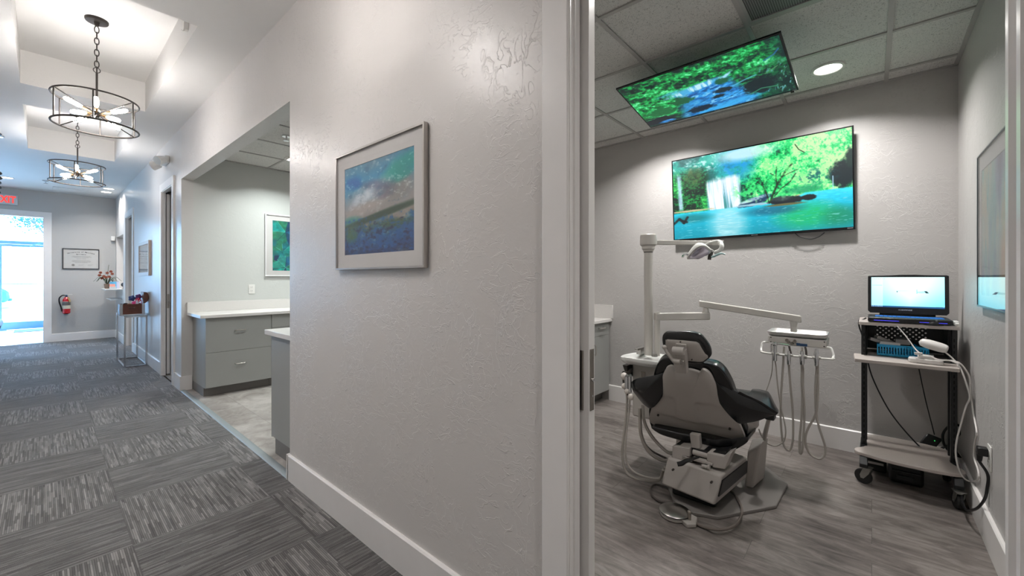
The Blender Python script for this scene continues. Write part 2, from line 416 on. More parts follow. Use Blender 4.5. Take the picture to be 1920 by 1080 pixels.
# ------------------------------------------------------------------ painting: pictures computed as arrays, carried as vertex colours
class Paint:
    def __init__(s, w_, h_, seed=1):
        s.w = w_; s.h = h_; s.rng = np.random.RandomState(seed); s.a = np.zeros((h_, w_, 3))
        s.u, s.v = np.meshgrid((np.arange(w_)+.5)/w_, (np.arange(h_)+.5)/h_)
    def noise(s, fx, fy, oct=4, rough=.5, warp=None):
        out = np.zeros((s.h, s.w)); amp = 1; tot = 0
        U = s.u if warp is None else s.u+warp[0]; V = s.v if warp is None else s.v+warp[1]
        for o in range(oct):
            gx = int(fx*2**o)+2; gy = int(fy*2**o)+2; g = s.rng.rand(gy+2, gx+2)
            x = np.mod(U, 1)*.9999*(gx-1); y = np.mod(V, 1)*.9999*(gy-1); xi = x.astype(int); yi = y.astype(int); xf = x-xi; yf = y-yi
            xf = xf*xf*(3-2*xf); yf = yf*yf*(3-2*yf)
            out += amp*((g[yi, xi]*(1-xf)+g[yi, xi+1]*xf)*(1-yf)+(g[yi+1, xi]*(1-xf)+g[yi+1, xi+1]*xf)*yf)
            tot += amp; amp *= rough
        return out/tot
    def mix(s, mask, col):
        c = np.array([int(col[i:i+2], 16)/255 for i in (0, 2, 4)]) if isinstance(col, str) else np.asarray(col)
        m = np.clip(mask, 0, 1)[..., None]; s.a = s.a*(1-m)+c*m
    def ramp(s, f, stops):
        xs = [p for p, _ in stops]; cs = np.array([[int(c[i:i+2], 16)/255 for i in (0, 2, 4)] for _, c in stops])
        return np.stack([np.interp(f, xs, cs[:, k]) for k in range(3)], -1)
    def line(s, pts, wd, col, alpha=1.0):
        asp = s.w/s.h
        m = np.zeros((s.h, s.w))
        for (x0, y0), (x1, y1) in zip(pts[:-1], pts[1:]):
            dx = (x1-x0)*asp; dy = y1-y0; L = dx*dx+dy*dy+1e-9
            t = np.clip((((s.u-x0)*asp)*dx+(s.v-y0)*dy)/L, 0, 1)
            d_ = np.hypot((s.u-x0)*asp-t*dx, s.v-y0-t*dy); m = np.maximum(m, np.clip(1.5-d_/wd, 0, 1))
        s.mix(m*alpha, col)
    def ell(s, cx, cy, rx, ry, soft=.2, ang=0, jag=None):
        c, sn = math.cos(ang), math.sin(ang); x = (s.u-cx)*s.w/s.h; y = s.v-cy
        d_ = np.hypot((x*c+y*sn)/(rx*s.w/s.h), (-x*sn+y*c)/ry)
        if jag is not None: d_ = d_+jag
        return np.clip((1-d_)/soft+.5, 0, 1)
    def poly(s, pts, soft=0.006):
        m = np.full((s.h, s.w), 1e9); n = len(pts); ar = sum(pts[i][0]*pts[(i+1) % n][1]-pts[(i+1) % n][0]*pts[i][1] for i in range(n)); sg = 1 if ar > 0 else -1
        for i in range(n):
            (x0, y0), (x1, y1) = pts[i], pts[(i+1) % n]; L = math.hypot(x1-x0, y1-y0)+1e-9
            m = np.minimum(m, sg*((x1-x0)*(s.v-y0)-(y1-y0)*(s.u-x0))/L)
        return np.clip(m/soft+.5, 0, 1)
def picture(name, P, o, ux, uy, W_, H_, material, parent):
    """grid of P.w x P.h vertices on the rectangle o + ux*W + uy*H (o = top-left corner, uy points down)"""
    nx, ny = P.w, P.h; o = Vector(o); ux = Vector(ux).normalized(); uy = Vector(uy).normalized()
    I, J = np.meshgrid(np.arange(nx)/(nx-1)*W_, np.arange(ny)/(ny-1)*H_)
    cen = o+ux*W_/2+uy*H_/2
    base = np.array(o-cen); co = base+I[..., None]*np.array(ux)+J[..., None]*np.array(uy)
    me = bpy.data.meshes.new(name); nv = nx*ny; nf = (nx-1)*(ny-1)
    me.vertices.add(nv); me.vertices.foreach_set('co', co.reshape(-1).astype(np.float32))
    k = (np.arange(ny-1)[:, None]*nx+np.arange(nx-1)[None, :]).reshape(-1)
    idx = np.stack([k, k+nx, k+nx+1, k+1], -1).reshape(-1).astype(np.int32)
    me.loops.add(nf*4); me.loops.foreach_set('vertex_index', idx)
    me.polygons.add(nf); me.polygons.foreach_set('loop_start', np.arange(0, nf*4, 4, dtype=np.int32))
    me.update(calc_edges=True)
    at = me.color_attributes.new('paint', 'FLOAT_COLOR', 'POINT')
    c = np.clip(P.a, 0, 1).reshape(-1, 3); c = np.where(c <= .04045, c/12.92, ((c+.055)/1.055)**2.4)
    at.data.foreach_set('color', np.concatenate([c, np.ones((nv, 1))], 1).reshape(-1).astype(np.float32))
    me.materials.append(material)
    ob = bpy.data.objects.new(name, me); C.objects.link(ob); place(ob, parent, Matrix.Translation(cen))
    return ob
# where a sight line through a point of the photograph meets a plane of the room
FW = (math.sin(YAW), math.cos(YAW)); RT = (math.cos(YAW), -math.sin(YAW))
def ray(px, py):
    u = (px-960)/770; return (FW[0]+u*RT[0], FW[1]+u*RT[1], (521-py)/770)
def onX(px, py, X): a = ray(px, py); t = X/a[0]; return Vector((X, a[1]*t, EYE+a[2]*t))
def onY(px, py, Y): a = ray(px, py); t = Y/a[1]; return Vector((a[0]*t, Y, EYE+a[2]*t))
def onXw(px, py, X):      # the same, but never inside the right wall of the treatment room
    p = onX(px, py, X)
    return p if p.y > -.428 else onY(px, py, -.428)
def onZ(px, py, Z): a = ray(px, py); t = (Z-EYE)/a[2]; return Vector((a[0]*t, a[1]*t, Z))
# ------------------------------------------------------------------ sizes of the place (metres)
WX, WX2 = 1.062, 1.175            # the long wall between the hallway and the rooms
HC, TC, SC2 = 3.072, 2.745, 2.78  # ceilings: hallway, treatment room, side room
BX = 4.03                         # back wall of the rooms
RY = -0.435                       # right wall of the treatment room
FY = 12.66                        # far end wall
OP = 2.47                         # height of openings

wallp = plaster('wall_paint', 'cbc7c4', rough=0.36, strength=0.5, dist=0.005)
wallf = plaster('wall_paint_far', 'c6c4c2', rough=0.28, strength=0.25, dist=0.004)
wallt = plaster('wall_paint_treatment', 'bcb9b7', rough=0.36, strength=0.42, dist=0.006)
ceilp = plaster('ceiling_paint', 'dcdad7', rough=0.6, strength=0.2)
trimw = mat('trim_white', 'e3e0de', 0.28, bump=0.05)
carpet = carpet_mat()
vinyl = plank_mat('vinyl_plank', [(0.50, '2f2a28'), (0.66, '57504d'), (0.80, '6f6864'), (1.0, '8c8581')], ang=R(90), stretch=6.0, rough=0.4)
stone = plank_mat('vinyl_stone', [(0.5, '5f5854'), (0.7, '827c77'), (0.85, '98938e'), (1.05, 'aaa5a1')], ang=R(90), pw=0.45, pl=0.9, stretch=1.6, rough=0.45)
tile_c = ceiling_tile_mat('ceiling_tile', 'dbd9d5')
grid_m = mat('ceiling_grid_paint', 'aba8a5', 0.4)
black = mat('black_plastic', '141416', 0.35)
chrome = mat('chrome', 'd8d8da', 0.12, 1.0)
steel = mat('brushed_steel', 'a9a6a2', 0.32, 1.0)
nickel = mat('satin_nickel', '9a938c', 0.35, 1.0)

# floors
struct('floor', MB().box(-4.2, WX+.012, -2.6, FY, -0.08, 0).box(WX-.0, WX+.15, 6.49, 7.2, -.08, 0), carpet)
struct('floor_treatment', MB().box(WX+.012, BX+.1, RY-.1, 2.80, -0.08, 0), vinyl)
struct('floor_side_room', MB().box(WX+.012, BX+.1, 2.80, 6.2, -0.08, 0), stone)
struct('floor_office', MB().box(WX+.012, 3.4, 6.2, FY, -.09, -0.001), carpet)
struct('trim_threshold', MB().prism([(WX-.014, 0.0005), (WX-.008, .006), (WX+.012, .009), (WX+.034, .006), (WX+.04, .0005)], 2.86, 6.05, 'y'), mat('threshold_strip', '8e979a', 0.4, 0.15))

# hallway right wall (a run of pieces between the openings)
def pocket(y0, y1, ztop):
    """wall piece with a hollow for a sliding door"""
    return [(WX, 1.088, y0, y1, 0, ztop), (1.148, WX2, y0, y1, 0, ztop), (WX, WX2, y0, y1, ztop, HC+.05)]
m = MB()
m.box(WX, WX2, -2.6, -0.21, 0, HC+.05).box(WX, WX2, -0.21, .70, OP+.02, HC+.05)
for b_ in pocket(.70, 1.62, OP+.02): m.box(*b_)
m.box(WX, WX2, 1.62, 2.86, 0, HC+.05).box(WX, WX2, 2.86, 6.06, OP, HC+.05)
struct('wall_right', m, wallp, smooth=False)
m = MB()
m.box(WX, WX2, 6.06, 6.49, 0, HC+.05).box(WX, WX2, 6.49, 7.20, OP+.02, HC+.05)
for b_ in pocket(7.20, 8.0, OP+.02): m.box(*b_)
m.box(WX, WX2, 8.0, 9.94, 0, HC+.05).box(WX, WX2, 9.94, 10.86, OP+.02, HC+.05).box(WX, WX2, 10.86, 11.35, 0, HC+.05)
m.box(WX, WX2, 11.35, 12.5, 0, 1.085).box(WX, WX2, 11.35, 12.5, 2.2, HC+.05).box(WX, WX2, 12.5, FY, 0, HC+.05)
struct('wall_right', m, wallf, smooth=False)
# far wall with the lobby doorway and an unseen left window added for daylight
m = MB()
m.box(0.014, 3.4, FY, FY+.12, 0, HC+.05).box(-1.0, 0.014, FY, FY+.12, 2.55, HC+.05).box(-1.5, -1.0, FY, FY+.12, 0, HC+.05)
m.box(-3.8, -1.5, FY, FY+.12, 0, .3).box(-3.8, -1.5, FY, FY+.12, 2.6, HC+.05).box(-4.2, -3.8, FY, FY+.12, 0, HC+.05)
struct('wall_far', m, plaster('wall_paint_end', 'b4b3b1', 0.45, .25), smooth=False)
struct('wall_left', MB().box(-1.12, -1.0, -2.6, 9.0, 0, HC+.05).box(-4.2, -1.12, 8.88, 9.0, 0, HC+.05).box(-4.2, -4.08, 9, FY, 0, HC+.05), wallp, smooth=False)
struct('wall_near', MB().box(-1.12, WX2, -2.7, -2.6, 0, HC+.05), wallp, smooth=False)
struct('wall_partition', MB().box(WX2, BX, 2.73, 2.86, 0, 3.1), wallt, smooth=False)
struct('wall_back', MB().box(BX, BX+.12, RY-.12, 6.2, 0, 3.1), wallt, smooth=False)
struct('wall_treatment_right', MB().box(WX2, BX, RY-.12, RY, 0, 3.1), wallt, smooth=False)
struct('wall_side_room', MB().box(WX2, BX, 6.06, 6.2, 0, 3.1), plaster('wall_paint_side', 'c4c6c3', .4, .2), smooth=False)
struct('wall_office', MB().box(3.3, 3.4, 6.2, FY, 0, 3.1), wallf, smooth=False)

# hallway ceiling with its three recessed trays
m = MB()
TX0, TX1, TZ = -.137, .710, 3.375
trays = [(.66, 2.89), (3.54, 5.77), (6.456, 8.60)]
ys = [-2.7]+[y for t in trays for y in t]+[FY+.1]
m.box(-4.2, TX0, -2.7, FY, HC, HC+.05).box(TX1, WX, -2.7, FY, HC, HC+.05)
for i in range(0, len(ys), 2): m.box(TX0, TX1, ys[i], min(ys[i+1], FY), HC, HC+.05)
for y0, y1 in trays:
    m.box(TX0-.03, TX0, y0-.03, y1+.03, HC+.05, TZ+.03).box(TX1, TX1+.03, y0-.03, y1+.03, HC+.05, TZ+.03)
    m.box(TX0, TX1, y0-.03, y0, HC+.05, TZ+.03).box(TX0, TX1, y1, y1+.03, HC+.05, TZ+.03).box(TX0, TX1, y0, y1, TZ, TZ+.03)
struct('ceiling', m, ceilp, smooth=False)

# suspended ceilings: a board surface with the T-bars below it
def tee_ceiling(name, x0, x1, y0, y1, z, gx, gy, holes=()):
    m = MB(); 
    xs = sorted(set([x0, x1]+[g for g in gx if x0 < g < x1])); yy = sorted(set([y0, y1]+[g for g in gy if y0 < g < y1]))
    for i in range(len(xs)-1):
        for j in range(len(yy)-1):
            cx, cy = (xs[i]+xs[i+1])/2, (yy[j]+yy[j+1])/2
            if any(a < cx < b and c < cy < d for a, b, c, d in holes): continue
            # reveal edge board, each a shallow tegular tile
            m.box(xs[i]+.010, xs[i+1]-.010, yy[j]+.010, yy[j+1]-.010, z, z+.03)
    o = struct(name, m, tile_c, smooth=False)
    t = MB()
    for g in gx:
        if x0 < g < x1: t.box(g-.012, g+.012, y0, y1, z-.008, z+.04)
    for g in gy:
        if y0 < g < y1: t.box(x0, x1, g-.012, g+.012, z-.0079, z+.04)
    t.box(x0, x0+.022, y0, y1, z-.009, z+.02).box(x1-.022, x1, y0, y1, z-.009, z+.02).box(x0, x1, y0, y0+.022, z-.009, z+.02).box(x0, x1, y1-.022, y1, z-.009, z+.02)
    struct('trim_ceiling_grid', t, grid_m, o, smooth=False)
    s = MB(); s.box(x0, x1, y0, y1, z+.05, z+.1); struct('ceiling_plenum', s, ceilp, o, smooth=False)
GX = [1.405, 2.014, 2.624, 3.236, 3.846]; GY = [-.079, .530, 1.138, 1.748, 2.357]
tee_ceiling('ceiling_treatment', WX2, BX, RY, 2.73, TC, GX, GY, holes=[(2.014, 2.624, -.079, .53)])
tee_ceiling('ceiling_side_room', WX2, BX, 2.86, 6.06, SC2, [1.36, 1.97, 2.58, 3.19, 3.80], [3.04, 3.65, 4.26, 4.87, 5.48])
struct('ceiling_office', MB().box(WX2, 3.4, 6.2, FY, SC2, SC2+.05), ceilp)

# baseboards: square board with an eased top edge
BH, BT = .165, .016
def base_x(m, x, y0, y1, s):   # along Y on a wall whose face is at x, facing s
    m.prism([(x, 0), (x+s*BT, 0), (x+s*BT, BH-.006), (x+s*(BT-.006), BH), (x, BH)], y0, y1, 'y')
def base_y(m, y, x0, x1, s):
    m.prism([(y, 0), (y+s*BT, 0), (y+s*BT, BH-.006), (y+s*(BT-.006), BH), (y, BH)], x0, x1, 'x')
m = MB(); base_x(m, WX, .79, 2.86-.002, -1); base_x(m, WX, -2.6, -.30, -1); m.box(WX-BT, WX2+.01, 2.86, 2.86+BT, 0, BH); m.box(WX-BT, WX, 2.85, 2.861, 0, BH)
struct('baseboard_right', m, trimw, smooth=False)
m = MB(); m.box(WX-BT, WX, 6.06-BT, 6.385, 0, BH); m.box(WX, 1.16, 6.06-BT, 6.06, 0, BH); base_x(m, WX, 7.30, 9.84, -1); base_x(m, WX, 10.96, FY, -1)
struct('baseboard_right', m, trimw, smooth=False)
m = MB(); base_y(m, FY, .115, WX-BT, -1); base_y(m, FY, -1.5, -1.1, -1); struct('baseboard_far', m, trimw, smooth=False)
m = MB(); base_x(m, -1.0, -2.6, 9.0, 1); struct('baseboard_left', m, trimw, smooth=False)
m = MB(); base_x(m, BX, RY, 2.13, -1); struct('baseboard_back', m, trimw, smooth=False)
m = MB(); base_y(m, RY, WX2+.03, BX-BT, 1); struct('baseboard_treatment_right', m, trimw, smooth=False)

# door casings, split jambs and pocket doors
def casing(name, y0, y1, far_only=False, zt=OP):
    """flat casing round an opening y0..y1 on the hallway face, with split jamb boards and stops"""
    m = MB(); x0 = WX-.020
    cw = .098
    for a, b_ in ((y0-cw, y0), (y1, y1+cw)): m.prism([(WX, a), (x0+.003, a), (x0, a+.004), (x0, b_-.004), (x0+.003, b_), (WX, b_)], 0, zt+cw, 'z')
    m.box(x0, WX, y0, y1, zt, zt+cw)
    for ya, s in ((y0, 1), (y1, -1)):
        # jamb board on the hall side, its stop and the slot for the door, jamb board on the room side
        m.box(WX-.012, 1.070, min(ya, ya+s*.004), max(ya, ya+s*.004), 0, zt)
        m.box(1.066, 1.091, min(ya-s*.02, ya+s*.012), max(ya-s*.02, ya+s*.012), 0, zt)
        m.box(1.146, 1.168, min(ya-s*.02, ya+s*.012), max(ya-s*.02, ya+s*.012), 0, zt)
        m.box(1.168, WX2+.02, min(ya, ya+s*.004), max(ya, ya+s*.004), 0, zt)
        m.box(WX2, WX2+.018, min(ya, ya-s*.09), max(ya, ya-s*.09), 0, zt+.09)
    m.box(WX-.012, 1.091, y0, y1, zt-.012, zt+.0005).box(1.146, WX2+.02, y0, y1, zt-.012, zt+.0005).box(WX2, WX2+.018, y0, y1, zt, zt+.09)
    return struct(name, m, trimw, smooth=False)
casing('trim_1', -0.197, 0.69)
casing('trim_2', 6.50, 7.19)
casing('trim_3', 9.95, 10.85)
pdm = mat('door_paint', 'cfccc9', 0.3, bump=0.05)
def pocket_door(name, y0, y1, edge_y, s):
    d_ = struct(name, MB().box(1.101, 1.136, y0, y1, .012, OP-.02), pdm, bevel=.0015)
    # flush edge pull: steel plate with finger slot and thumb turn, let into the meeting edge
    m = MB(); z0, z1 = .905, 1.095
    m.box(1.107, 1.130, min(edge_y, edge_y-s*.002), max(edge_y, edge_y-s*.002), z0, z1); m.build('edge_pull', nickel, d_, bevel=.0008, label='metal edge pull plate')
    m = MB(); m.cyl((1.1185, edge_y-s*.001, 1.0), (1.1185, edge_y-s*.008, 1.0), .006); m.cyl((1.1185, edge_y-s*.002, 1.0-.05), (1.1185, edge_y-s*.004, 1.0-.05), .004); m.box(1.1165, 1.1205, min(edge_y-s*.008, edge_y-s*.011), max(edge_y-s*.008, edge_y-s*.011), .994, 1.006)
    m.build('thumb_turn', chrome, d_)
    m = MB(); m.box(1.0985, 1.101, min(edge_y+s*.018, edge_y+s*.042), max(edge_y+s*.018, edge_y+s*.042), z0-.0, z1-.005); m.build('flush_pull', nickel, d_, bevel=.0006, label='metal flush pull on the door face')
    return d_
pocket_door('door_1', .652, 1.55, .652, 1)
pocket_door('door_2', 7.182, 7.95, 7.182, 1)
struct('door_3', MB().box(1.20, 2.06, 10.83, 10.865, .01, 2.44), pdm, bevel=.002)

# lobby doorway casing, vestibule, storefront door
m = MB()
m.box(.014, .115, FY-.02, FY, 0, 2.65).box(-1.1, -1.0, FY-.02, FY, 0, 2.65).box(-1.0, .014, FY-.02, FY, 2.55, 2.65)
m.box(0.0, .014, FY-.02, FY+.14, 0, 2.55).box(-1.0, -.986, FY-.02, FY+.14, 0, 2.55).box(-.986, 0, FY-.02, FY+.14, 2.536, 2.55)
struct('trim_4', m, trimw, smooth=False)
vest = mat('vestibule_paint', 'd9dde0', .5)
struct('floor_vestibule', MB().box(-1.6, .4, FY, 17.2, -.08, 0.001), mat('vestibule_tile', 'd8dcdd', .4))
struct('wall_vestibule', MB().box(.3, .4, FY+.12, 16.3, 0, 3.1).box(-1.7, -1.6, FY+.12, 16.3, 0, 3.1), vest, smooth=False)
struct('ceiling_vestibule', MB().box(-1.7, .4, FY+.12, 16.5, 2.95, 3.1), vest, smooth=False)
alu = mat('storefront_aluminium', '8fb4cf', .35, .3)
m = MB(); SY = 16.3
m.box(-1.6, .3, SY, SY+.05, 2.88, 2.95)
m.box(-1.6, .3, SY-.01, SY+.06, 2.17, 2.25)
for x in (-1.6, -.80, .25): m.box(x, x+.05, SY, SY+.05, 0, 2.95)
m.box(-1.55, -.6, SY, SY+.05, 0, .18)
fr = struct('window_1', m, alu, smooth=False)
gl = glassmat('clear_glass', (.93, .98, 1))
MB().box(-1.55, -.8, SY+.02, SY+.026, .18, 2.17).build('pane', gl, fr); MB().box(-1.55, .25, SY+.02, SY+.026, 2.25, 2.88).build('pane', gl, fr)
m = MB(); m.box(-.745, -.68, SY+.005, SY+.045, .01, 2.165).box(.19, .245, SY+.005, SY+.045, .01, 2.165).box(-.68, .19, SY+.005, SY+.045, .01, .2).box(-.68, .19, SY+.005, SY+.045, 2.11, 2.165)
dr = struct('door_4', m, alu, smooth=False)
MB().box(-.68, .19, SY+.02, SY+.026, .2, 2.11).build('pane', gl, dr)
MB().tube([(-.7, SY-.005, 1.16), (-.69, SY-.05, 1.16), (.19, SY-.05, 1.16), (.2, SY-.005, 1.16)], .011, smooth=False).build('push_bar', alu, dr)
MB().box(-.52, -.22, SY-.045, SY, 2.10, 2.155).tube([(-.25, SY-.03, 2.13), (-.12, SY-.16, 2.17), (.0, SY-.02, 2.2)], .009, smooth=False).build('door_closer', alu, dr)
m = MB()  # lobby window out of view, added to let blue daylight in
for x in (-3.8, -2.68, -1.55): m.box(x, x+.05, FY+.03, FY+.09, .3, 2.6)
m.box(-3.75, -1.55, FY+.03, FY+.09, .3, .35).box(-3.75, -1.55, FY+.03, FY+.09, 2.55, 2.6)
wf = struct('window_added', m, alu, smooth=False); MB().box(-3.75, -1.55, FY+.055, FY+.06, .35, 2.55).build('pane', gl, wf)
o = MB().box(-.47, .17, 15.42, 16.12, .001, .012).build('entrance_mat', mat('mat_fibre', '2a4a66', .95, bump=.5, bscale=200)); tag(o, 'dark blue doormat lying inside the glass entrance door', 'mat')
# ------------------------------------------------------------------ ceiling lamps
blackm = mat('blackened_iron', '3a3633', 0.45, 0.7)
brass = mat('aged_brass', '9a7c58', 0.35, 0.9)
bulb_m = emis('bulb_glow', 'fffaf7', 138.0)
def chandelier(loc, label):
    t = thing('chandelier', label, 'chandelier', loc, 0, 'drum chandeliers in the ceiling trays')
    x, y, z = loc
    MB().lathe([(.055, -.022), (.066, -.020), (.070, -.012), (.070, 0)], loc, 32).lathe([(.012, -.05), (.016, -.035), (.018, -.02)], loc, 16).build('canopy', blackm, t)
    m = MB(); zz = z-.055
    k = 0
    while zz > 2.985:
        pts = []
        for a in range(12):
            an = 2*PI*a/12; r_, h_ = .013, .028
            p = (r_*math.cos(an), h_*math.sin(an)); pts.append((x+p[0], y, zz-.024+p[1]) if k % 2 == 0 else (x, y+p[0], zz-.024+p[1]))
        m.tube(pts, .0036, 5, smooth=False, closed=True); zz -= .046; k += 1
    pts = [(x+.02*math.cos(2*PI*a/14), y, 2.972+.02*math.sin(2*PI*a/14)) for a in range(14)]
    m.tube(pts, .003, 5, smooth=False, closed=True); m.build('chain', blackm, t)
    MB().cyl((x, y, 2.955), (x, y, 2.63), .0072).build('stem', blackm, t)
    h = MB().sphere((x, y, 2.622), .026, 16, 10, (1, 1, 1.15)).cyl((x, y, 2.60), (x, y, 2.585), .009, .006).build('hub', blackm, t)
    for zr in (2.735, 2.517):
        pts = [(x+.25*math.cos(2*PI*a/64), y+.25*math.sin(2*PI*a/64), zr) for a in range(64)]
        MB().tube(pts, .0068, 8, smooth=False, closed=True).build('ring', blackm, t)
    for k in range(6):
        a = R(22+60*k); MB().cyl((x+.25*math.cos(a), y+.25*math.sin(a), 2.517), (x+.25*math.cos(a), y+.25*math.sin(a), 2.735), .0048, seg=8).build('upright', blackm, t)
        zr = 2.517 if k % 2 == 0 else 2.735
        MB().cyl((x, y, 2.622), (x+.248*math.cos(a), y+.248*math.sin(a), zr), .0042, seg=8).build('spoke', blackm, t)
    for k in range(8):
        a = R(40+45*k); el = R(24 if k % 2 else -16)
        d_ = Vector((math.cos(a)*math.cos(el), math.sin(a)*math.cos(el), math.sin(el))); c = Vector((x, y, 2.622))
        s_ = MB().cyl(c+d_*.02, c+d_*.078, .006, seg=8).cyl(c+d_*.058, c+d_*.088, .011, seg=12).build('socket', brass, t)
        p = c+d_*.088
        M = Matrix.Translation(p) @ d_.to_track_quat('Z', 'Y').to_matrix().to_4x4()
        MB().lathe([(.008, 0), (.013, .012), (.0155, .03), (.0155, .085), (.012, .102), (.004, .11)], (0, 0, 0), 12, M).build('bulb', bulb_m, s_)
    return t
ch = chandelier((.282, 4.655, TZ), 'nearest open drum chandelier, black iron rings around glowing tube bulbs')
dup(ch, (.285, 7.53, TZ), None, 'farther, smaller looking drum chandelier beneath the second ceiling tray')
dup(ch, (.282, 1.775, TZ), None, 'drum chandelier overhead in the first ceiling tray, above the picture frame')

lens = emis('downlight_lens', 'fff8ee', 9.0)
whitep = mat('white_plastic', 'e2e0dc', 0.35)
def downlight(loc, label, energy, group, r_=.075, color=(1, .975, .95), spread=2.4):
    t = thing('recessed_downlight', label, 'ceiling light', loc, 0, group)
    MB().lathe([(r_, .004), (r_, -.003), (r_+.004, -.007), (r_+.018, -.006), (r_+.022, 0), (r_+.02, .004)], loc, 40, cap=False).build('trim_ring', whitep, t)
    MB().lathe([(r_+.001, -.001), (r_+.001, .003)], loc, 32).build('lens', lens, t)
    l_ = light('downlight_lamp', 'AREA', (loc[0], loc[1], loc[2]-.012), energy, color, r_*1.9, spread=spread); l_.parent = t
    l_.matrix_parent_inverse = WORLD[t.name].inverted()
    return t
TL = 'downlights of the treatment room'
downlight((3.525, .225, TC-.004), 'bright recessed downlight in the ceiling tile right of the ceiling television', 19, TL)
downlight((3.525, 1.443, TC-.004), 'recessed downlight hidden above the left end of the ceiling television', 19, TL)
downlight((1.72, .225, TC-.004), 'recessed downlight above the treatment room doorway', 9, TL)
downlight((1.72, 2.05, TC-.004), 'recessed downlight in the front left corner of the treatment room', 7, TL)
LL = 'downlights in the lobby ceiling'
lob = [(-.425, 11.4, 'lobby downlight by the left edge, beside the black beads', 16), (.85, 11.3, 'nearer of the two lobby downlights close to the right wall', 12), (.85, 11.78, 'farther of the two lobby downlights close to the right wall', 12)]
for x, y, lb, e in lob: downlight((x, y, HC), lb, e, LL)
downlight((-2.5, 10.6, HC), 'lobby downlight over the waiting area', 20, LL)
SL = 'downlights of the side room'
cool = (.93, 1.0, .98)
for x, y, lb, e in ((2.03, 5.38, 'side room downlight just showing past the corner of the wall', 22), (2.3, 3.9, 'side room downlight above the near counter', 20), (3.5, 5.2, 'side room downlight toward its back wall', 20)):
    downlight((x, y, SC2-.004), lb, e, SL, color=cool)
downlight((2.1, 11.6, SC2), 'office downlight behind the reception window', 26, 'office downlights'); downlight((2.1, 8.5, SC2), 'office downlight behind the hallway doors', 34, 'office downlights')
# hallway downlights between the trays, on the camera's side
HL = 'downlights of the hallway'
for x, y, lb in ((-.55, 3.2, 'hallway downlight left of the nearest tray'), (.3, -.9, 'hallway downlight behind the first tray')):
    downlight((x, y, HC), lb, 22, HL)

# ------------------------------------------------------------------ framed pictures
def framed(name, label, cat, O, ux, W_, H_, depth, fw, mw, P, fm, matm, pane=True, group=None, standoff=.0, coat=0.0):
    """O: top-left outer corner on the wall face; ux: direction to the viewer's right; picture hangs flat, depth out of the wall"""
    O = Vector(O); ux = Vector(ux); dn = Vector((0, 0, -1)); nz = ux.cross(Vector((0, 0, 1)))   # out of the wall
    t = thing(name, label, cat, O+ux*W_/2+dn*H_+nz*.002, 0, group)
    def P3(a, b_, c_): return O+ux*a+dn*b_+nz*(c_+.002)
    m = MB(); M = Matrix(((ux.x, -dn.x, nz.x, O.x+nz.x*.002), (ux.y, -dn.y, nz.y, O.y+nz.y*.002), (ux.z, -dn.z, nz.z, O.z), (0, 0, 0, 1)))
    for (a0, a1, b0, b1) in ((0, W_, -fw, 0), (0, W_, -H_, -H_+fw), (0, fw, -H_+fw, -fw), (W_-fw, W_, -H_+fw, -fw)): m.box(a0, a1, b0, b1, 0, depth, M)
    m.build('frame', fm, t, bevel=.0012)
    ms = mw if isinstance(mw, (tuple, list)) else (mw, mw, mw, mw)   # left, right, top, bottom margins
    l_, r_, tt, bb = ms; zz = depth*.5
    m = MB()
    for (a0, a1, b0, b1) in ((fw, W_-fw, -tt, -fw), (fw, W_-fw, -H_+fw, -H_+bb), (fw, l_, -H_+bb, -tt), (W_-r_, W_-fw, -H_+bb, -tt)): m.box(a0, a1, b0, b1, 0.001, zz, M)
    m.build('mat_board', matm, t)
    picture('print', P, P3(l_, tt, zz-.002), ux, dn, W_-l_-r_, H_-tt-bb, attrmat(name+'_paint', rough=.55), t)
    if pane: MB().box(fw, W_-fw, -H_+fw, -fw, depth*.8, depth*.8+.0015, M).build('glass', gl2, t)
    return t
gl2 = glassmat('picture_glass')
matb = mat('mat_board_white', 'd3d0ce', .8)
# 1: sea and sky abstraction
P = Paint(230, 170, 3); n1 = P.noise(4, 3, 5, .55); n2 = P.noise(10, 14, 4, .6); n3 = P.noise(3, 8, 5, .6)
P.a = P.ramp(P.v*.9+.25*(n1-.5), [(0, '6f95a8'), (.15, '4f9cc0'), (.3, '86a3b4'), (.42, 'a9a6a6'), (.55, '9c958c'), (.62, '4e6a5e'), (.7, '2f6a96'), (.85, '2a5a8e'), (1, '2a4668')])
P.mix(P.ell(.78, .2, .22, .12, .8, -.3)*(.4+n2), '3aa79f'); P.mix(P.ell(.15, .19, .13, .08, .8, .1)*1.0, '2186b8'); P.mix(P.ell(.42, .33, .28, .09, 1.0, -.15)*(n2*1.3), 'bfcad2')
P.mix(P.ell(.8, .38, .22, .12, .9, -.2)*.8, '9a948e'); P.mix(P.ell(.25, .52, .35, .055, .8, -.15)*.9, 'b3aaa4'); P.mix(P.ell(.12, .62, .14, .05, .9)*.8, '3f9a90'); P.mix(P.ell(.55, .6, .5, .035, .8, -.12)*.8, '3f5a46')
P.mix(P.ell(.1, .75, .1, .09, 1.0)*.55, '5d7a54'); P.mix(P.ell(.75, .7, .3, .03, 1)*.6, '55704e'); P.mix(np.clip((n3-.55)*4, 0, 1)*(P.v > .62)*.7, '1f74b0'); P.mix(np.clip((P.v-.9)*7, 0, 1)*n2*1.2, '3a3550')
P.mix(P.ell(.48, .27, .22, .05, 1, .1)*.5, '6f6a86'); P.mix(np.clip((n2-.6)*5, 0, 1)*.35, 'd2d6d8'); P.mix(np.clip((.38-n2)*5, 0, 1)*.3, '2a5876')
P.mix(P.ell(.88, .17, .16, .10, .7, -.3)*(.3+n2), '1f9f98'); P.mix(P.ell(.15, .20, .12, .06, .7, .1)*.9, '0f74b4'); P.mix(P.ell(.30, .37, .16, .05, .8, -.2)*(n2*1.5), 'd6dfe4')
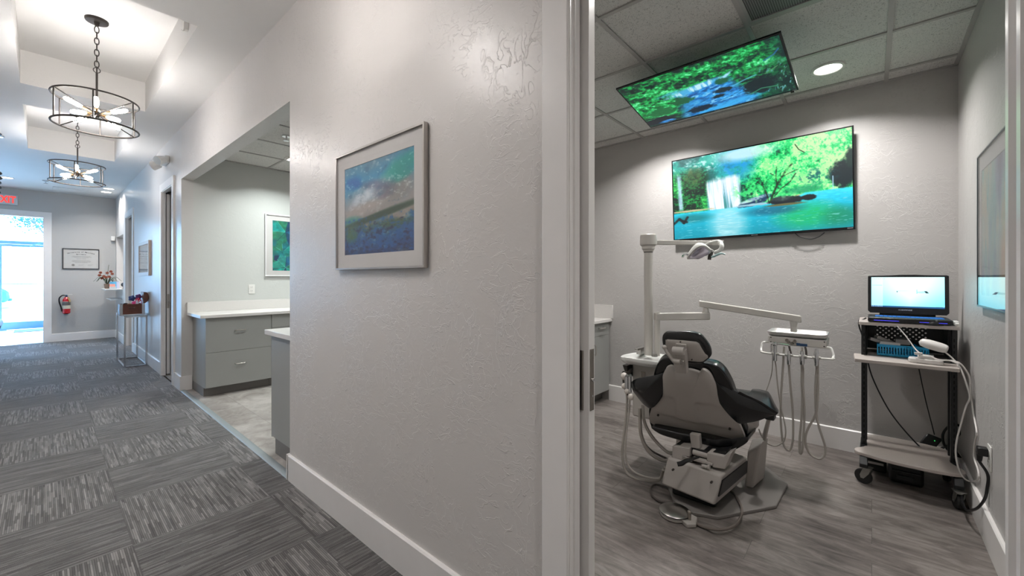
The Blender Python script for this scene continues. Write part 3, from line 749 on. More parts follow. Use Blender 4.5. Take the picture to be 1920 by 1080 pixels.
P.mix(P.ell(.55, .60, .5, .03, .7, -.10)*.8, '33503c'); n6 = P.noise(24, 40, 3, .6); P.mix(np.clip((n6-.55)*6, 0, 1)*(P.v > .6)*.7, '1c68a8'); P.mix(np.clip((.42-n6)*7, 0, 1)*(P.v > .66)*.7, '1c2c58')
P.mix(np.clip((n6-.62)*6, 0, 1)*(P.v < .5)*.5, 'dfe4e6'); P.mix(P.ell(.12, .78, .08, .08, .8)*n2*1.3, '5f7f4f'); P.mix(P.ell(.62, .36, .14, .07, .8)*n2, '6a5f78')
P.a = np.clip((P.a-.5)*1.18+.43, 0, 1)
silver = mat('silver_frame', 'b9b4b0', .3, .85)
framed('framed_picture', 'silver framed abstract seascape in blues hanging on the near hallway wall', 'picture', (WX, 2.178, 1.965), (0, -1, 0), .783, .608, .022, .010, (.085, .083, .080, .077), P, silver, matb)
# 2: geometric teal petals, side room
P = Paint(150, 150, 5); n1 = P.noise(6, 6, 5, .6); P.a = P.ramp(n1, [(.2, '1d6a70'), (.5, '2f8a8c'), (.8, '5c8a5c')])
cols = ['17a39a', '1c7f8c', '2a4a72', '3bb3a0', '3d8a6a', '24406a', '1d6f9a', '65a284', '2f9fb0', '4a5f86']
rg = random.Random(4)
for cx, cy, rr in ((.25, .22, .3), (.8, .35, .36), (.2, .62, .22), (.62, .78, .3), (.25, .93, .25), (.95, .9, .3)):
    a0 = rg.random()*2
    for k in range(7):
        a = a0+k*2*PI/7; b_ = a+2*PI/7; r1, r2 = rr*rg.uniform(.7, 1.1), rr*rg.uniform(.7, 1.1)
        P.mix(P.poly([(cx, cy), (cx+r1*math.cos(a), cy+r1*math.sin(a)), (cx+rr*1.1*math.cos((a+b_)/2), cy+rr*1.1*math.sin((a+b_)/2)), (cx+r2*math.cos(b_), cy+r2*math.sin(b_))])*(.35+.8*n1), rg.choice(cols+['143a5a', '102c50', '2fb8a8']))
        P.line([(cx, cy), (cx+r1*math.cos(a), cy+r1*math.sin(a))], .005, rg.choice(['173c50', '7fc8c0']), .6)
P.mix(P.poly([(0, .6), (1, .57), (1, .66), (0, .7)])*.8, '0f8a8a')
P.a = np.clip((P.a-.5)*1.1+.42, 0, 1); n7 = P.noise(20, 20, 3); P.a *= (.75+.5*n7)[..., None]
framed('framed_picture', 'white framed print of teal and navy facets above the side room counter', 'picture', (1.936, 6.06, 2.168), (1, 0, 0), .83, .83, .024, .012, (.092, .09, .08, .075), P, mat('white_frame', 'e6e6e6', .4), matb)
# 3: pale upright streaks, treatment room right wall
P = Paint(140, 160, 8); n1 = P.noise(7, 1.5, 5, .6); n2 = P.noise(14, 3, 4, .6); n3 = P.noise(3, 3, 4)
P.a = P.ramp(n1*.7+.3*n3, [(.15, '4a5c7c'), (.38, '7f8db0'), (.5, '9cc0c0'), (.62, 'c4b8a4'), (.8, '96c09c')])
P.mix(np.clip((n2-.55)*5, 0, 1)*.8, '5fb4bc'); P.mix(P.ell(.75, .8, .15, .25, .9)*n2*1.5, 'c9a184'); P.mix(P.ell(.4, .45, .1, .35, .8)*.5, '4fa8b4'); P.mix(np.clip((.35-n1)*6, 0, 1)*.5, '55607c')
framed('framed_picture', 'thin framed pale abstract of upright streaks on the treatment room right wall', 'picture', (3.234, RY, 1.948), (-1, 0, 0), .74, .781, .018, .008, (.055, .055, .085, .06), P, mat('gunmetal_frame', '6d7276', .3, .8), mat('mat_board_grey', 'c2c3c4', .8))
# 4: hallway picture further on
P = Paint(90, 110, 9); n1 = P.noise(3, 5, 4); P.a = P.ramp(P.v+.3*(n1-.5), [(0, 'b9c4cc'), (.3, 'd9dcdc'), (.75, 'c9cdc9'), (1, 'b4aca6')]); 
for v_ in (.18, .27, .34): P.line([(.1, v_+.02), (.5, v_-.01), (.92, v_+.03)], .006, '9aa3a8', .6)
framed('framed_picture', 'beige deep framed pale print on the hallway wall above the console table', 'picture', (WX, 9.078, 1.88), (0, -1, 0), .99, .53, .030, .05, (.12, .12, .075, .075), P, mat('beige_frame', 'b5a79b', .45), matb)
# 5: diploma on the far wall
P = Paint(200, 150, 2); P.a[:] = np.array([.80, .795, .78]); P.a += (P.noise(5, 5, 3)[..., None]-.5)*.03
rg = random.Random(2)
for k, (v_, hw) in enumerate([(.36, .24), (.40, .27), (.435, .2), (.50, .13), (.585, .24), (.625, .27), (.66, .24), (.70, .18)]):
    x = .5-hw
    while x < .5+hw:
        L = rg.uniform(.012, .04); P.line([(x, v_), (x+L, v_)], .006, '6a6866', .75); x += L+.012
P.mix(P.ell(.27, .83, .045, .055, .4)*(.5+.5*(np.sin(P.u*300) > 0)), '6e6a64')
for cx in (.5, .77): 
    for k in range(3): P.line([(cx-.08, .8+.035*k), (cx+.08-.03*k, .8+.035*k)], .004, '8a8886', .7)
dip = framed('framed_diploma', 'black framed white diploma with ornate heading on the far wall', 'diploma', (.263, FY, 1.934), (1, 0, 0), .541, .432, .02, .014, .016, P, mat('black_frame', '23262c', .3), matb)
ink = mat('ink_black', '33312f', .8)
def arc_text(s, size, cx, cz, rad, y):
    n = len(s); wd = size*.62
    for i, c_ in enumerate(s):
        if c_ == ' ': continue
        a = (i-(n-1)/2)*wd/rad; M = Matrix.Translation((cx+rad*math.sin(a), y, cz+rad*math.cos(a)-rad)) @ Matrix.Rotation(a, 4, 'Y') @ Matrix(((1, 0, 0, 0), (0, 0, -1, 0), (0, 1, 0, 0), (0, 0, 0, 1)))
        yield c_, M
ms_ = []
for s_, sz, cz in (('University of Maryland', .030, 1.862), ('Baltimore', .026, 1.815)):
    for c_, M in arc_text(s_, sz, .533, cz, .6, FY-.0105): ms_.append((c_, sz, M))
hm = MB()
for c_, sz, M in ms_:
    cu = bpy.data.curves.new('tmp', 'FONT'); cu.body = c_; cu.size = sz; cu.align_x = 'CENTER'; cu.align_y = 'CENTER'; cu.offset = .0012; cu.resolution_u = 2
    to = bpy.data.objects.new('tmp', cu); C.objects.link(to); me_ = bpy.data.meshes.new_from_object(to.evaluated_get(bpy.context.evaluated_depsgraph_get())); bpy.data.objects.remove(to)
    me_.transform(M); hm.bm.from_mesh(me_)
hm.build('lettering', ink, dip, smooth=False)

# ------------------------------------------------------------------ far wall and lobby fittings
t = thing('exit_sign', 'white EXIT sign with red letters above the lobby doorway', 'sign', (-.475, FY, 2.735))
MB().box(-.63, -.328, FY-.045, FY-.001, 2.735, 2.93).build('housing', mat('sign_housing', 'c9cdd0', .4), t, bevel=.006)
text('lettering', 'EXIT', .175, basis((-.478, FY-.046, 2.834), (1, 0, 0), (0, 0, 1)), emis('exit_red', 'ff3a30', 1.3), t, .001, xs=.62, bold=.007, sp=1.12)
# fire extinguisher
ex, ey = .318, FY-.085
t = thing('fire_extinguisher', 'red fire extinguisher hanging on the far wall by the lobby doorway', 'fire extinguisher', (ex, ey, .575))
red = mat('extinguisher_red', 'b01822', .25, coat=.5)
MB().lathe([(.045, 0), (.056, .012), (.058, .03), (.058, .27), (.05, .305), (.028, .33), (.02, .345)], (ex, ey, .575), 28).build('cylinder', red, t)
MB().lathe([(.0586, .10), (.0586, .25)], (ex, ey, .575), 28, cap=False).build('instruction_label', mat('label_paper', 'c9c5b4', .6), t)
MB().lathe([(.0589, .17), (.0589, .245)], (ex, ey, .575), 28, cap=False).build('warning_label', mat('label_dark', '5d5a58', .6), t)
MB().cyl((ex, ey, .915), (ex, ey, .955), .017).box(ex-.012, ex+.012, ey-.02, ey+.02, .945, .965).build('valve', mat('valve_blue', '3d5876', .4, .3), t)
MB().box(ex-.03, ex+.085, ey-.009, ey+.009, .965, .972).box(ex-.03, ex+.02, ey-.009, ey+.009, .938, .945).build('handle', whitep, t, bevel=.002)
MB().tube([(ex-.015, ey, .955), (ex-.06, ey-.01, .95), (ex-.098, ey-.015, .90), (ex-.10, ey-.01, .82), (ex-.078, ey-.005, .72), (ex-.066, ey-.005, .655)], .0115, 8).cyl((ex-.07, ey-.005, .69), (ex-.064, ey-.005, .62), .016, .012).build('hose', black, t)
MB().prism([(ex+.015, .93), (ex+.045, .90), (ex+.06, .84), (ex+.045, .80), (ex+.02, .88)], ey-.062, ey-.060, 'y').build('inspection_tag', mat('tag_yellow', 'b59a6a', .7), t)
MB().box(ex-.03, ex+.03, FY-.03, FY-.001, .56, .60).box(ex-.02, ex+.02, FY-.012, FY-.001, .6, .93).build('bracket', black, t)
# small white sensor in the corner
c = onY(212, 447, FY-.04)
o = MB().box(c.x-.035, c.x+.03, FY-.07, FY-.001, c.z-.055, c.z+.045).build('motion_sensor', whitep, bevel=.008); tag(o, 'small white motion sensor high in the far corner', 'sensor')
# pass-through shelves of the reception window
qz = mat('pale_laminate', 'd3d3d1', .3)
def shelf_slab(x0, y0, y1, z0, z1, lb):
    o = MB().prism([(x0, y0), (WX2+.1, y0), (WX2+.1, y1), (x0+.05, y1), (x0, y1-.06)], z0, z1, 'z').build('window_shelf', qz, bevel=.004); return tag(o, lb, 'shelf', 'shelves at the reception window')
shelf_slab(.815, 11.42, 12.46, 1.063, 1.088, 'upper white shelf of the reception window, holding an orchid')
o = MB().prism([(.89, 11.45), (WX-.001, 11.45), (WX-.001, 12.4), (.93, 12.4), (.89, 12.35)], .865, .888, 'z').build('window_shelf', qz, bevel=.004); tag(o, 'lower white shelf of the reception window, empty', 'shelf', 'shelves at the reception window')
# orchid
px_, py_, pz_ = onY(200.8, 530, 12.05).x, 12.05, 1.0885
t = thing('potted_orchid', 'orange flowering orchid in a woven pot on the upper window shelf', 'potted plant', (px_, py_, pz_))
MB().lathe([(.032, 0), (.038, .01), (.048, .085), (.050, .10), (.044, .10), (.042, .085)], (px_, py_, pz_), 24).build('pot', mat('woven_pot', '8a7262', .8, var=.3, scale=90, bump=.8, bscale=120), t)
leafm = mat('orchid_leaf', '22361f', .4, var=.2)
rg = random.Random(6)
for k in range(9):
    a = 2*PI*k/9+.3; L = rg.uniform(.16, .25); hgt = rg.uniform(.10, .2)
    m = MB()
    def fn(u, v, a=a, L=L, hgt=hgt):
        r_ = .01+L*u; z_ = pz_+.09+hgt*math.sin(min(1, u*1.15)*PI*.72)-.07*u*u; wv = (v-.5)*.028*math.sin(PI*min(1, .12+.9*u))
        return (px_+r_*math.cos(a)-wv*math.sin(a), py_+r_*math.sin(a)*.8+wv*math.cos(a), z_-abs(v-.5)*.01)
    m.grid(fn, 10, 2, .0012); m.build('leaf', leafm, t)
stm = mat('orchid_stem', '4a5a34', .5); flm = mat('orchid_petal', '8a4530', .6, var=.25, scale=60)
for sx, top, fl in ((-.075, .30, ((-.10, .335), (-.05, .26), (-.115, .28), (-.08, .22), (-.02, .24))), (.02, .50, ((.055, .36), (.0, .33), (.075, .31), (.03, .25)))):
    MB().tube([(px_, py_, pz_+.09), (px_+sx*.2, py_, pz_+.2), (px_+sx*.8, py_-.01, pz_+top*.8), (px_+sx*1.3, py_-.02, pz_+top)], .0032, 6).build('stem', stm, t)
    for fx, fz in fl:
        m = MB(); c = Vector((px_+fx, py_-.02, pz_+.0+fz)); ph = rg.random()
        for q in range(5):
            a = 2*PI*q/5+ph; e = Vector((math.cos(a), -.35, math.sin(a))).normalized(); s_ = Vector((-math.sin(a), 0, math.cos(a)))
            m.grid(lambda u, v, e=e, s_=s_, c=c: c+e*.030*u+s_*(v-.5)*.030*math.sin(PI*(.1+.85*u))+Vector((0, -.012*math.sin(u*PI), 0)), 4, 2, .0012)
        m.sphere(c+Vector((0, -.01, 0)), .007, 8, 6); m.build('flower', flm, t)
# leaflets and card holder
def leaflet(x, y, z, w_, h_, d_, tilt, col, lb, cat='leaflet'):
    M = Matrix.Translation((x, y, z)) @ Matrix.Rotation(tilt, 4, 'X')
    o = MB().box(-w_/2, w_/2, 0, d_, 0, h_, M).build('leaflet_stack', mat('paper_'+col, col, .5), bevel=.001); return tag(o, lb, cat)
leaflet(onY(213, 530, 11.9).x, 11.95, 1.089, .10, .15, .02, R(-14), '4d9fc9', 'blue leaflet stack standing behind the pink cards on the window shelf')
leaflet(onY(220.5, 530, 11.9).x, 11.98, 1.089, .07, .155, .015, R(-10), 'c4c6dc', 'pale lilac leaflet stack standing right of the blue leaflets')
leaflet(onY(211, 530, 11.75).x, 11.76, 1.089, .085, .10, .02, R(-12), 'dc9384', 'pink card stack standing in front of the blue leaflets')
t = thing('card_holder', 'clear plastic card holder at the shelf edge, pink cards behind it', 'card holder', (onY(211, 535, 11.7).x, 11.69, 1.0885))
cx = onY(211, 535, 11.7).x
MB().box(cx-.05, cx+.05, 11.66, 11.73, 1.0885, 1.092).box(cx-.05, cx+.05, 11.66, 11.664, 1.092, 1.135).build('tray', mat('frosted_plastic', 'd6dadc', .2), t, bevel=.001)
MB().box(cx-.045, cx+.045, 11.668, 11.72, 1.092, 1.125).build('cards', mat('paper_white', 'd9d4d2', .6), t)
cx = onY(231, 530, 11.6).x
t = thing('desk_figurine', 'dark rounded ornament on a small stand at the right end of the window shelf', 'ornament', (cx, 11.62, 1.0885))
MB().lathe([(.022, 0), (.024, .006), (.006, .012), (.005, .05)], (cx, 11.62, 1.0885), 16).build('stand', mat('ornament_wood', '8a7460', .6), t); MB().sphere((cx, 11.62, 1.0885+.085), .042, 18, 12, (.8, .5, 1)).build('disc', mat('ornament_dark', '2c2f38', .4), t)

# console table against the wall
t = thing('console_table', 'narrow chrome framed glass console table against the hallway wall', 'table', (.90, 8.64, 0))
tx0, tx1, ty0, ty1, tzh = .772, 1.032, 8.17, 9.12, .762; b_ = .022
for x in (tx0, tx1-b_):
    for y in (ty0, ty1-b_): MB().box(x, x+b_, y, y+b_, .0, tzh-.008).build('leg', chrome, t, bevel=.002)
m = MB(); m.box(tx0+b_, tx1-b_, ty0, ty0+b_, 0.001, b_).box(tx0+b_, tx1-b_, ty1-b_, ty1, 0.001, b_).box(tx0, tx0+b_, ty0+b_, ty1-b_, 0.001, b_).box(tx1-b_, tx1, ty0+b_, ty1-b_, 0.001, b_); m.build('base_frame', chrome, t, smooth=False)
z0 = tzh-.008-b_; m = MB(); m.box(tx0+b_, tx1-b_, ty0, ty0+b_, z0, z0+b_).box(tx0+b_, tx1-b_, ty1-b_, ty1, z0, z0+b_).box(tx0, tx0+b_, ty0+b_, ty1-b_, z0, z0+b_).box(tx1-b_, tx1, ty0+b_, ty1-b_, z0, z0+b_); m.build('top_frame', chrome, t, smooth=False)
MB().box(tx0-.003, tx1+.003, ty0-.003, ty1+.003, tzh-.008, tzh).build('glass_top', mat('smoked_glass', '9fb4c2', .05, .6), t)
# treasure chest with its lid open against the wall
bx0, bx1, by0, by1 = .735, 1.005, 8.22, 8.50; bz = tzh+.0005
t = thing('treasure_chest', 'dark wooden treasure chest with metal corners, lid open, on the console table', 'chest', ((bx0+bx1)/2, (by0+by1)/2, bz))
wood = mat('chest_wood', '5a3327', .45, var=.25, scale=20); wd = .012
m = MB(); m.box(bx0, bx1, by0, by1, bz, bz+.012).box(bx0, bx1, by0, by0+wd, bz, bz+.165).box(bx0, bx1, by1-wd, by1, bz, bz+.165).box(bx0, bx0+wd, by0, by1, bz, bz+.165).box(bx1-wd, bx1, by0, by1, bz, bz+.165); m.build('body', wood, t, smooth=False)
m = MB()
for x in (bx0, bx1):
    s_ = 1 if x == bx0 else -1
    m.box(min(x-s_*.002, x+s_*.03), max(x-s_*.002, x+s_*.03), by0-.002, by0, bz, bz+.167); m.box(min(x-s_*.002, x), max(x-s_*.002, x), by0-.002, by0+.03, bz, bz+.167)
m.box(bx0+.03, bx1-.03, by0-.002, by0, bz, bz+.018); m.build('corner_plates', chrome, t, smooth=False)
pts = [(.0, 0)]+[(.055*math.sin(PI*k/8), .15*k/8) for k in range(9)][1:]
MB().prism([(bx1-.012, bz+.17), (bx1+.004, bz+.17), (bx1+.035, bz+.20), (bx1+.048, bz+.25), (bx1+.044, bz+.30), (bx1+.03, bz+.33), (bx1+.012, bz+.338), (bx1-.012, bz+.338)], by0, by1, 'y').build('lid', wood, t, bevel=.003)
MB().tube([(bx0+.09, by0-.002, bz+.12), (bx0+.10, by0-.012, bz+.105), (bx0+.15, by0-.012, bz+.105), (bx0+.16, by0-.002, bz+.12)], .004, 6, smooth=False).build('handle', blackm, t)
toys = [('e04a8a', 'sphere', 'pink'), ('2a3f78', 'sphere', 'navy'), ('c7345a', 'sphere', 'crimson'), ('d9d6e0', 'box', 'white'), ('5b2f6e', 'sphere', 'purple'), ('2b2b2b', 'disc', 'black'), ('b9977a', 'disc', 'tan')]
spots = [(.17, .12, .20, .032), (.145, .16, .275, .038), (.21, .13, .245, .03), (.19, .06, .185, .03), (.22, .17, .295, .036), (.065, .06, .165, .045), (.105, .05, .165, .04)]
for (col, kind, nm), (dx, dy, dz, r_) in zip(toys, spots):
    p = (bx0+dx, by0+dy, bz+dz-.03); m = MB()
    if kind == 'sphere':
        m.sphere(p, r_, 14, 10, (1, .8, 1)); 
        for q in range(5): a = 2*PI*q/5; m.sphere((p[0]+r_*.8*math.cos(a), p[1]-.012, p[2]+r_*.8*math.sin(a)), r_*.42, 8, 6)
    elif kind == 'disc': m.cyl((p[0], p[1]-.006, p[2]), (p[0]+.002, p[1]+.012, p[2]+.004), r_, seg=24)
    else: m.box(p[0]-.012, p[0]+.012, p[1]-.01, p[1]+.01, p[2]-.06, p[2]+.055, Matrix.Identity(4))
    o = m.build('small_toy', mat('toy_'+nm, col, .35)); tag(o, {'sphere': '%s flower shaped toy piled inside the treasure chest', 'disc': '%s round toy mirror at the left of the treasure chest', 'box': '%s stick toy poking out of the treasure chest'}[kind] % nm, 'toy', 'toys in the treasure chest')
for k in range(4):
    p = Vector((bx0+.16+.022*k, by0+.03+.01*k, bz+.10)); o = MB().cyl(p, p+Vector((.03+.008*k, .0, .13-.01*k)), .004, seg=8).build('pencil', mat('pencil_%d' % k, ['d8d8e2', 'c9c2cc', 'd86a9a', 'b8bcc4'][k], .35))
    tag(o, ['leftmost pale pencil leaning in the treasure chest', 'second pale pencil leaning in the treasure chest', 'pink pencil leaning in the treasure chest', 'grey rightmost pencil leaning in the treasure chest'][k], 'pencil', 'pencils in the treasure chest')

# emergency light on the hallway wall
ec = onX(307, 301, WX-.04)
t = thing('emergency_light', 'white two headed emergency light high on the hallway wall', 'emergency light', (WX, ec.y, ec.z-.06))
MB().box(WX-.05, WX-.001, ec.y-.13, ec.y+.13, ec.z-.045, ec.z+.05).build('housing', whitep, t, bevel=.01, seg=3)
for s_ in (-1, 1):
    c = Vector((WX-.085, ec.y+s_*.17, ec.z-.02)); hd = MB().cyl(c+Vector((.03, -s_*.02, 0)), c+Vector((-.045, s_*.02, -.035)), .045, .06, 20).build('lamp_head', whitep, t, bevel=.004)
    MB().cyl(c+Vector((-.0455, s_*.02, -.0353)), c+Vector((-.048, s_*.0215, -.0366)), .052, seg=20).build('lens', mat('lamp_lens', 'cfd6da', .1), hd)
# lobby ceiling bits
o = MB().cyl((.03, 11.2, HC-.001), (.03, 11.2, HC-.012), .045, seg=20).cyl((.03, 11.2, HC-.012), (.03, 11.2, HC-.05), .01, seg=8).lathe([(.03, -.054), (.03, -.05)], (.03, 11.2, HC), 12).build('sprinkler_head', chrome); tag(o, 'chrome fire sprinkler head under the lobby ceiling', 'sprinkler')
o = MB().lathe([(.001, -.045), (.045, -.042), (.06, -.03), (.065, 0)], (.13, 11.05, HC-.001), 24).build('smoke_detector', whitep); tag(o, 'white smoke detector beside the lobby sprinkler', 'smoke detector')
o = MB().box(.12, .62, 11.85, 12.25, HC-.008, HC-.001).build('ceiling_access_panel', ceilp, bevel=.002); tag(o, 'flush white access panel in the lobby ceiling behind the far chandelier', 'access panel')
o = MB().lathe([(.001, -.02), (.05, -.018), (.06, -.01), (.062, 0)], (-.375, 8.1, HC-.001), 24).build('ceiling_dome', chrome); tag(o, 'small silver dome on the ceiling at the left edge', 'ceiling fitting')
o = MB().box(TX1-.028, TX1-.001, 3.80, 3.85, 3.15, 3.21).tube([(TX1-.02, 3.82, 3.15), (TX1-.035, 3.825, 3.135), (TX1-.038, 3.84, 3.15)], .004, 6).build('tray_sensor', whitep, bevel=.004); tag(o, 'tiny white sensor on the side of the nearest ceiling tray', 'sensor')
# black bead pendant at the left edge
t = thing('bead_pendant', 'black glossy bead string hanging at the left edge of the view', 'pendant', (-.375, 8.0, HC))
bd = mat('bead_black', '0c0c10', .12, coat=1)
MB().cyl((-.375, 8, HC-.001), (-.375, 8, 2.62), .003, seg=6).lathe([(.04, -.012), (.045, 0)], (-.375, 8, HC-.001), 16).build('cord', blackm, t)
for k in range(5): MB().sphere((-.375+.004*(k % 2), 8, 2.59-.058*k), .046-.002*k, 18, 12, (1, 1, .66)).build('bead', bd, t)
# armchair in the waiting area
ax, ay = -.83, 10.25
t = thing('armchair', 'dark blue waiting room armchair with rounded arms at the left edge', 'armchair', (ax, ay, 0))
nav = mat('navy_leather', '1f3a5c', .3, bump=.3, bscale=180); MB().box(ax-.28, ax+.28, ay-.3, ay+.3, .22, .44).build('seat', nav, t, bevel=.05, seg=4)
MB().box(ax-.30, ax+.30, ay+.24, ay+.38, .3, .92).build('backrest', nav, t, bevel=.05, seg=4)
for s_ in (-1, 1):
    MB().box(ax+s_*.33-.04, ax+s_*.33+.04, ay-.3, ay+.36, .12, .56).cyl((ax+s_*.345, ay-.32, .565), (ax+s_*.345, ay+.36, .6), .06, seg=20).build('arm', nav, t, bevel=.015)
    for yy in (ay-.27, ay+.31): MB().box(ax+s_*.33-.022, ax+s_*.33+.022, yy-.022, yy+.022, 0, .13).build('leg', mat('dark_wood_leg', '1a2a44', .3), t)

# ------------------------------------------------------------------ outdoors seen through the door
g_ = struct('ground', MB().box(-25, 20, 17.2, 75, -.1, -.02), mat('concrete', 'c9ccc9', .9))
fx, fy = -.98, 28.2
t = thing('parked_car', 'pale blue-grey car parked outside beyond the glass door, nose to the right', 'car', (-3.1, fy+.85, -.02))
carp = mat('car_paint', '3f6f8a', .25, .3, coat=.6)
def car_sec(y):    # outline of the body in X-Z with the nose at the right
    k = 1-.06*abs(y)*2
    return k
side = [(-5.2, .45), (-5.15, .85), (-4.6, .98), (-3.9, 1.42), (-2.8, 1.46), (-2.05, 1.05), (-1.25, .92), (-.98, .72), (-.95, .42), (-1.05, .25), (-5.1, .25)]
lower = [(-5.2, .45), (-5.15, .85), (-4.6, .96), (-2.0, 1.0), (-1.25, .92), (-.98, .72), (-.95, .42), (-1.05, .25), (-5.1, .25)]
MB().prism(lower, fy, fy+1.7, 'y').build('body', carp, t, bevel=.09, seg=4)
MB().prism([(-4.6, .96), (-3.95, 1.42), (-2.85, 1.45), (-2.0, .98)], fy+.16, fy+1.54, 'y').build('cabin', carp, t, bevel=.06, seg=3)
MB().prism([(-4.4, 1.0), (-3.9, 1.36), (-2.9, 1.38), (-2.25, 1.02)], fy+.145, fy+.17, 'y').build('side_window', mat('car_glass', '2b4a60', .1), t)
for x in (-4.4, -1.75):
    for y in (fy-.01, fy+1.51):
        wh = MB().cyl((x, y, .31), (x, y+.2, .31), .31, seg=28).build('wheel', mat('tyre', '1d2a38', .8), t, bevel=.02); MB().cyl((x, y-.012, .31), (x, y, .31), .19, seg=20).build('rim', steel, wh)
for y in (fy+.05, fy+1.35): MB().box(-1.16, -1.0, y, y+.3, .62, .76).build('headlamp', whitep, t, bevel=.03)
MB().box(-1.05, -.9, fy+.1, fy+1.6, .3, .42).build('bumper', mat('bumper', '2c5f80', .4), t, bevel=.03)
def tree(x, y, h, cr, n_, seed, lb, leafc='1d5f66'):
    t = thing('tree', lb, 'tree', (x, y, -.02), 0, 'trees beyond the parking area'); rg = random.Random(seed)
    m = MB(); m.tube([(x, y, -.02), (x+.1, y, h*.4), (x-.05, y+.1, h*.75)], .1, 8, rads=[.16, .11, .06])
    for k in range(6): a = rg.uniform(0, 6.28); m.tube([(x, y, h*.45+.1*k), (x+cr*.5*math.cos(a), y+cr*.5*math.sin(a), h*.65+.15*k), (x+cr*.9*math.cos(a), y+cr*.9*math.sin(a), h*.8+.1*k)], .03, 5, rads=[.05, .03, .012])
    m.build('trunk', mat('bark', '6d6258', .9), t)
    m = MB(); vs = []; fs = []
    cl = [(Vector((rg.gauss(0, 1), rg.gauss(0, 1), rg.gauss(0, .7)))*cr*.45, rg.uniform(.3, .6)) for _ in range(16)]
    for k in range(n_):
        c0, cr_ = rg.choice(cl); p = Vector((x, y, h*.8))+c0+Vector((rg.gauss(0, cr_*.55), rg.gauss(0, cr_*.55), rg.gauss(0, cr_*.45)))
        e = Euler((rg.uniform(0, 6.28), rg.uniform(0, 6.28), 0)).to_matrix(); s_ = rg.uniform(.035, .08); i = len(vs)
        for q in ((-1, 0), (0, -.45), (1, 0), (0, .45)): vs.append(p+e @ Vector((q[0]*s_, q[1]*s_, 0)))
        fs.append((i, i+1, i+2, i+3))
    m._add(vs, fs); m.build('foliage', mat('leaf_'+leafc, leafc, .6), t, smooth=False)
tree(.42, 30, 5.9, 1.5, 2000, 3, 'slim leafy tree outside, its crown showing above the door bar')
tree(-3.6, 48, 8.5, 2.2, 2200, 5, 'broad leafy tree far outside behind the parked car')
# ------------------------------------------------------------------ cabinets and worktops
cabm = mat('cabinet_laminate', '969794', .38, var=.02)
cabin = mat('cabinet_edge', '5c5b59', .5)
toem = mat('toe_kick', '6f6c69', .45)
hnd = mat('handle_satin', 'c9c4bf', .28, .9)
quartz = mat('quartz_top', 'dad7d4', .22, var=.06, scale=120)
def handle_bar(m, p, along, out, L=.10):
    p = Vector(p); a = Vector(along); o = Vector(out)
    m.tube([p-a*L/2, p-a*L/2+o*.022, p-a*L*.42+o*.030, p+a*L*.42+o*.030, p+a*L/2+o*.022, p+a*L/2], .0062, 8, smooth=False)
def cabinet(label, x0, x1, yb, yf, z0, z1, layout, group):
    """yb: wall side, yf: front face; layout: list of (kind, za, zb, handle side)"""
    s = -1 if yf < yb else 1
    t = thing('base_cabinet', label, 'cabinet', ((x0+x1)/2, (yb+yf)/2, 0), 0, group)
    ft = .019
    MB().box(x0+.001, x1-.001, min(yb, yf-s*ft), max(yb, yf-s*ft), z0, z1).build('carcass', cabm, t, smooth=False)
    MB().box(x0+.001, x1-.001, min(yb, yf-s*.085), max(yb, yf-s*.085), 0.001, z0).build('toe_kick', toem, t, smooth=False)
    for kind, za, zb, hs in layout:
        f = MB().box(x0+.002, x1-.002, min(yf-s*ft, yf), max(yf-s*ft, yf), za, zb-.003).build(kind, cabm, t, bevel=.001)
        m = MB(); xc = (x0+x1)/2; zc = za+(zb-za)*.60
        if kind == 'drawer': handle_bar(m, (xc, yf, zc), (1, 0, 0), (0, s, 0))
        else: handle_bar(m, (x0+.035 if hs < 0 else x1-.035, yf, zb-.13), (0, 0, 1), (0, s, 0))
        m.build('handle', hnd, f)
    return t
G2 = 'base cabinets of the side room'; Dr = [('drawer', .104, .49, 0), ('drawer', .49, .872, 0)]; DD = [('drawer', .71, .872, 0), ('cabinet_door', .104, .71, -1)]
cabinet('grey two drawer base cabinet with its end exposed at the side room opening', 1.166, 1.822, 6.055, 5.47, .10, .873, Dr, G2)
cabinet('grey base cabinet right of the two drawer one, mostly hidden by the wall', 1.824, 2.48, 6.055, 5.47, .10, .873, DD, G2)
cabinet('grey base cabinet farthest from the hallway along the side room wall', 2.482, 3.14, 6.055, 5.47, .10, .873, Dr, G2)
cabinet('grey base cabinet with exposed end panel beside the hallway wall corner', 1.147, 1.80, 2.865, 3.452, .112, .880, Dr, G2)
cabinet('grey base cabinet deeper in, behind the exposed end panel', 1.802, 2.46, 2.865, 3.452, .112, .880, DD, G2)
def worktop(lb, x0, x1, y0, y1, z0, z1, splash):
    t = thing('worktop', lb, 'worktop', ((x0+x1)/2, (y0+y1)/2, z0))
    MB().box(x0, x1, y0, y1, z0, z1).build('slab', quartz, t, bevel=.004)
    for a in splash: MB().box(*a).build('backsplash', quartz, t, bevel=.002)
worktop('long pale quartz worktop with backsplash on the far side room cabinets', 1.112, 3.16, 5.43, 6.057, .874, .910, [(1.112, 3.16, 6.037, 6.057, .9105, 1.028)])
worktop('pale quartz worktop end jutting past the hallway wall corner', 1.118, 2.48, 2.863, 3.505, .881, .919, [(1.19, 2.48, 2.863, 2.883, .9195, 1.03)])
GT = 'base cabinets of the treatment room'; L3 = [('drawer', .71, .845, 0), ('cabinet_door', .11, .71, -1)]
cabinet('grey base cabinet in the back left corner of the treatment room', 3.655, 4.026, 2.725, 2.13, .11, .846, L3, GT)
cabinet('grey base cabinet, second from the treatment room back wall', 3.20, 3.653, 2.725, 2.13, .11, .846, L3, GT)
cabinet('grey base cabinet, third from the treatment room back wall', 2.745, 3.198, 2.725, 2.13, .11, .846, L3, GT)
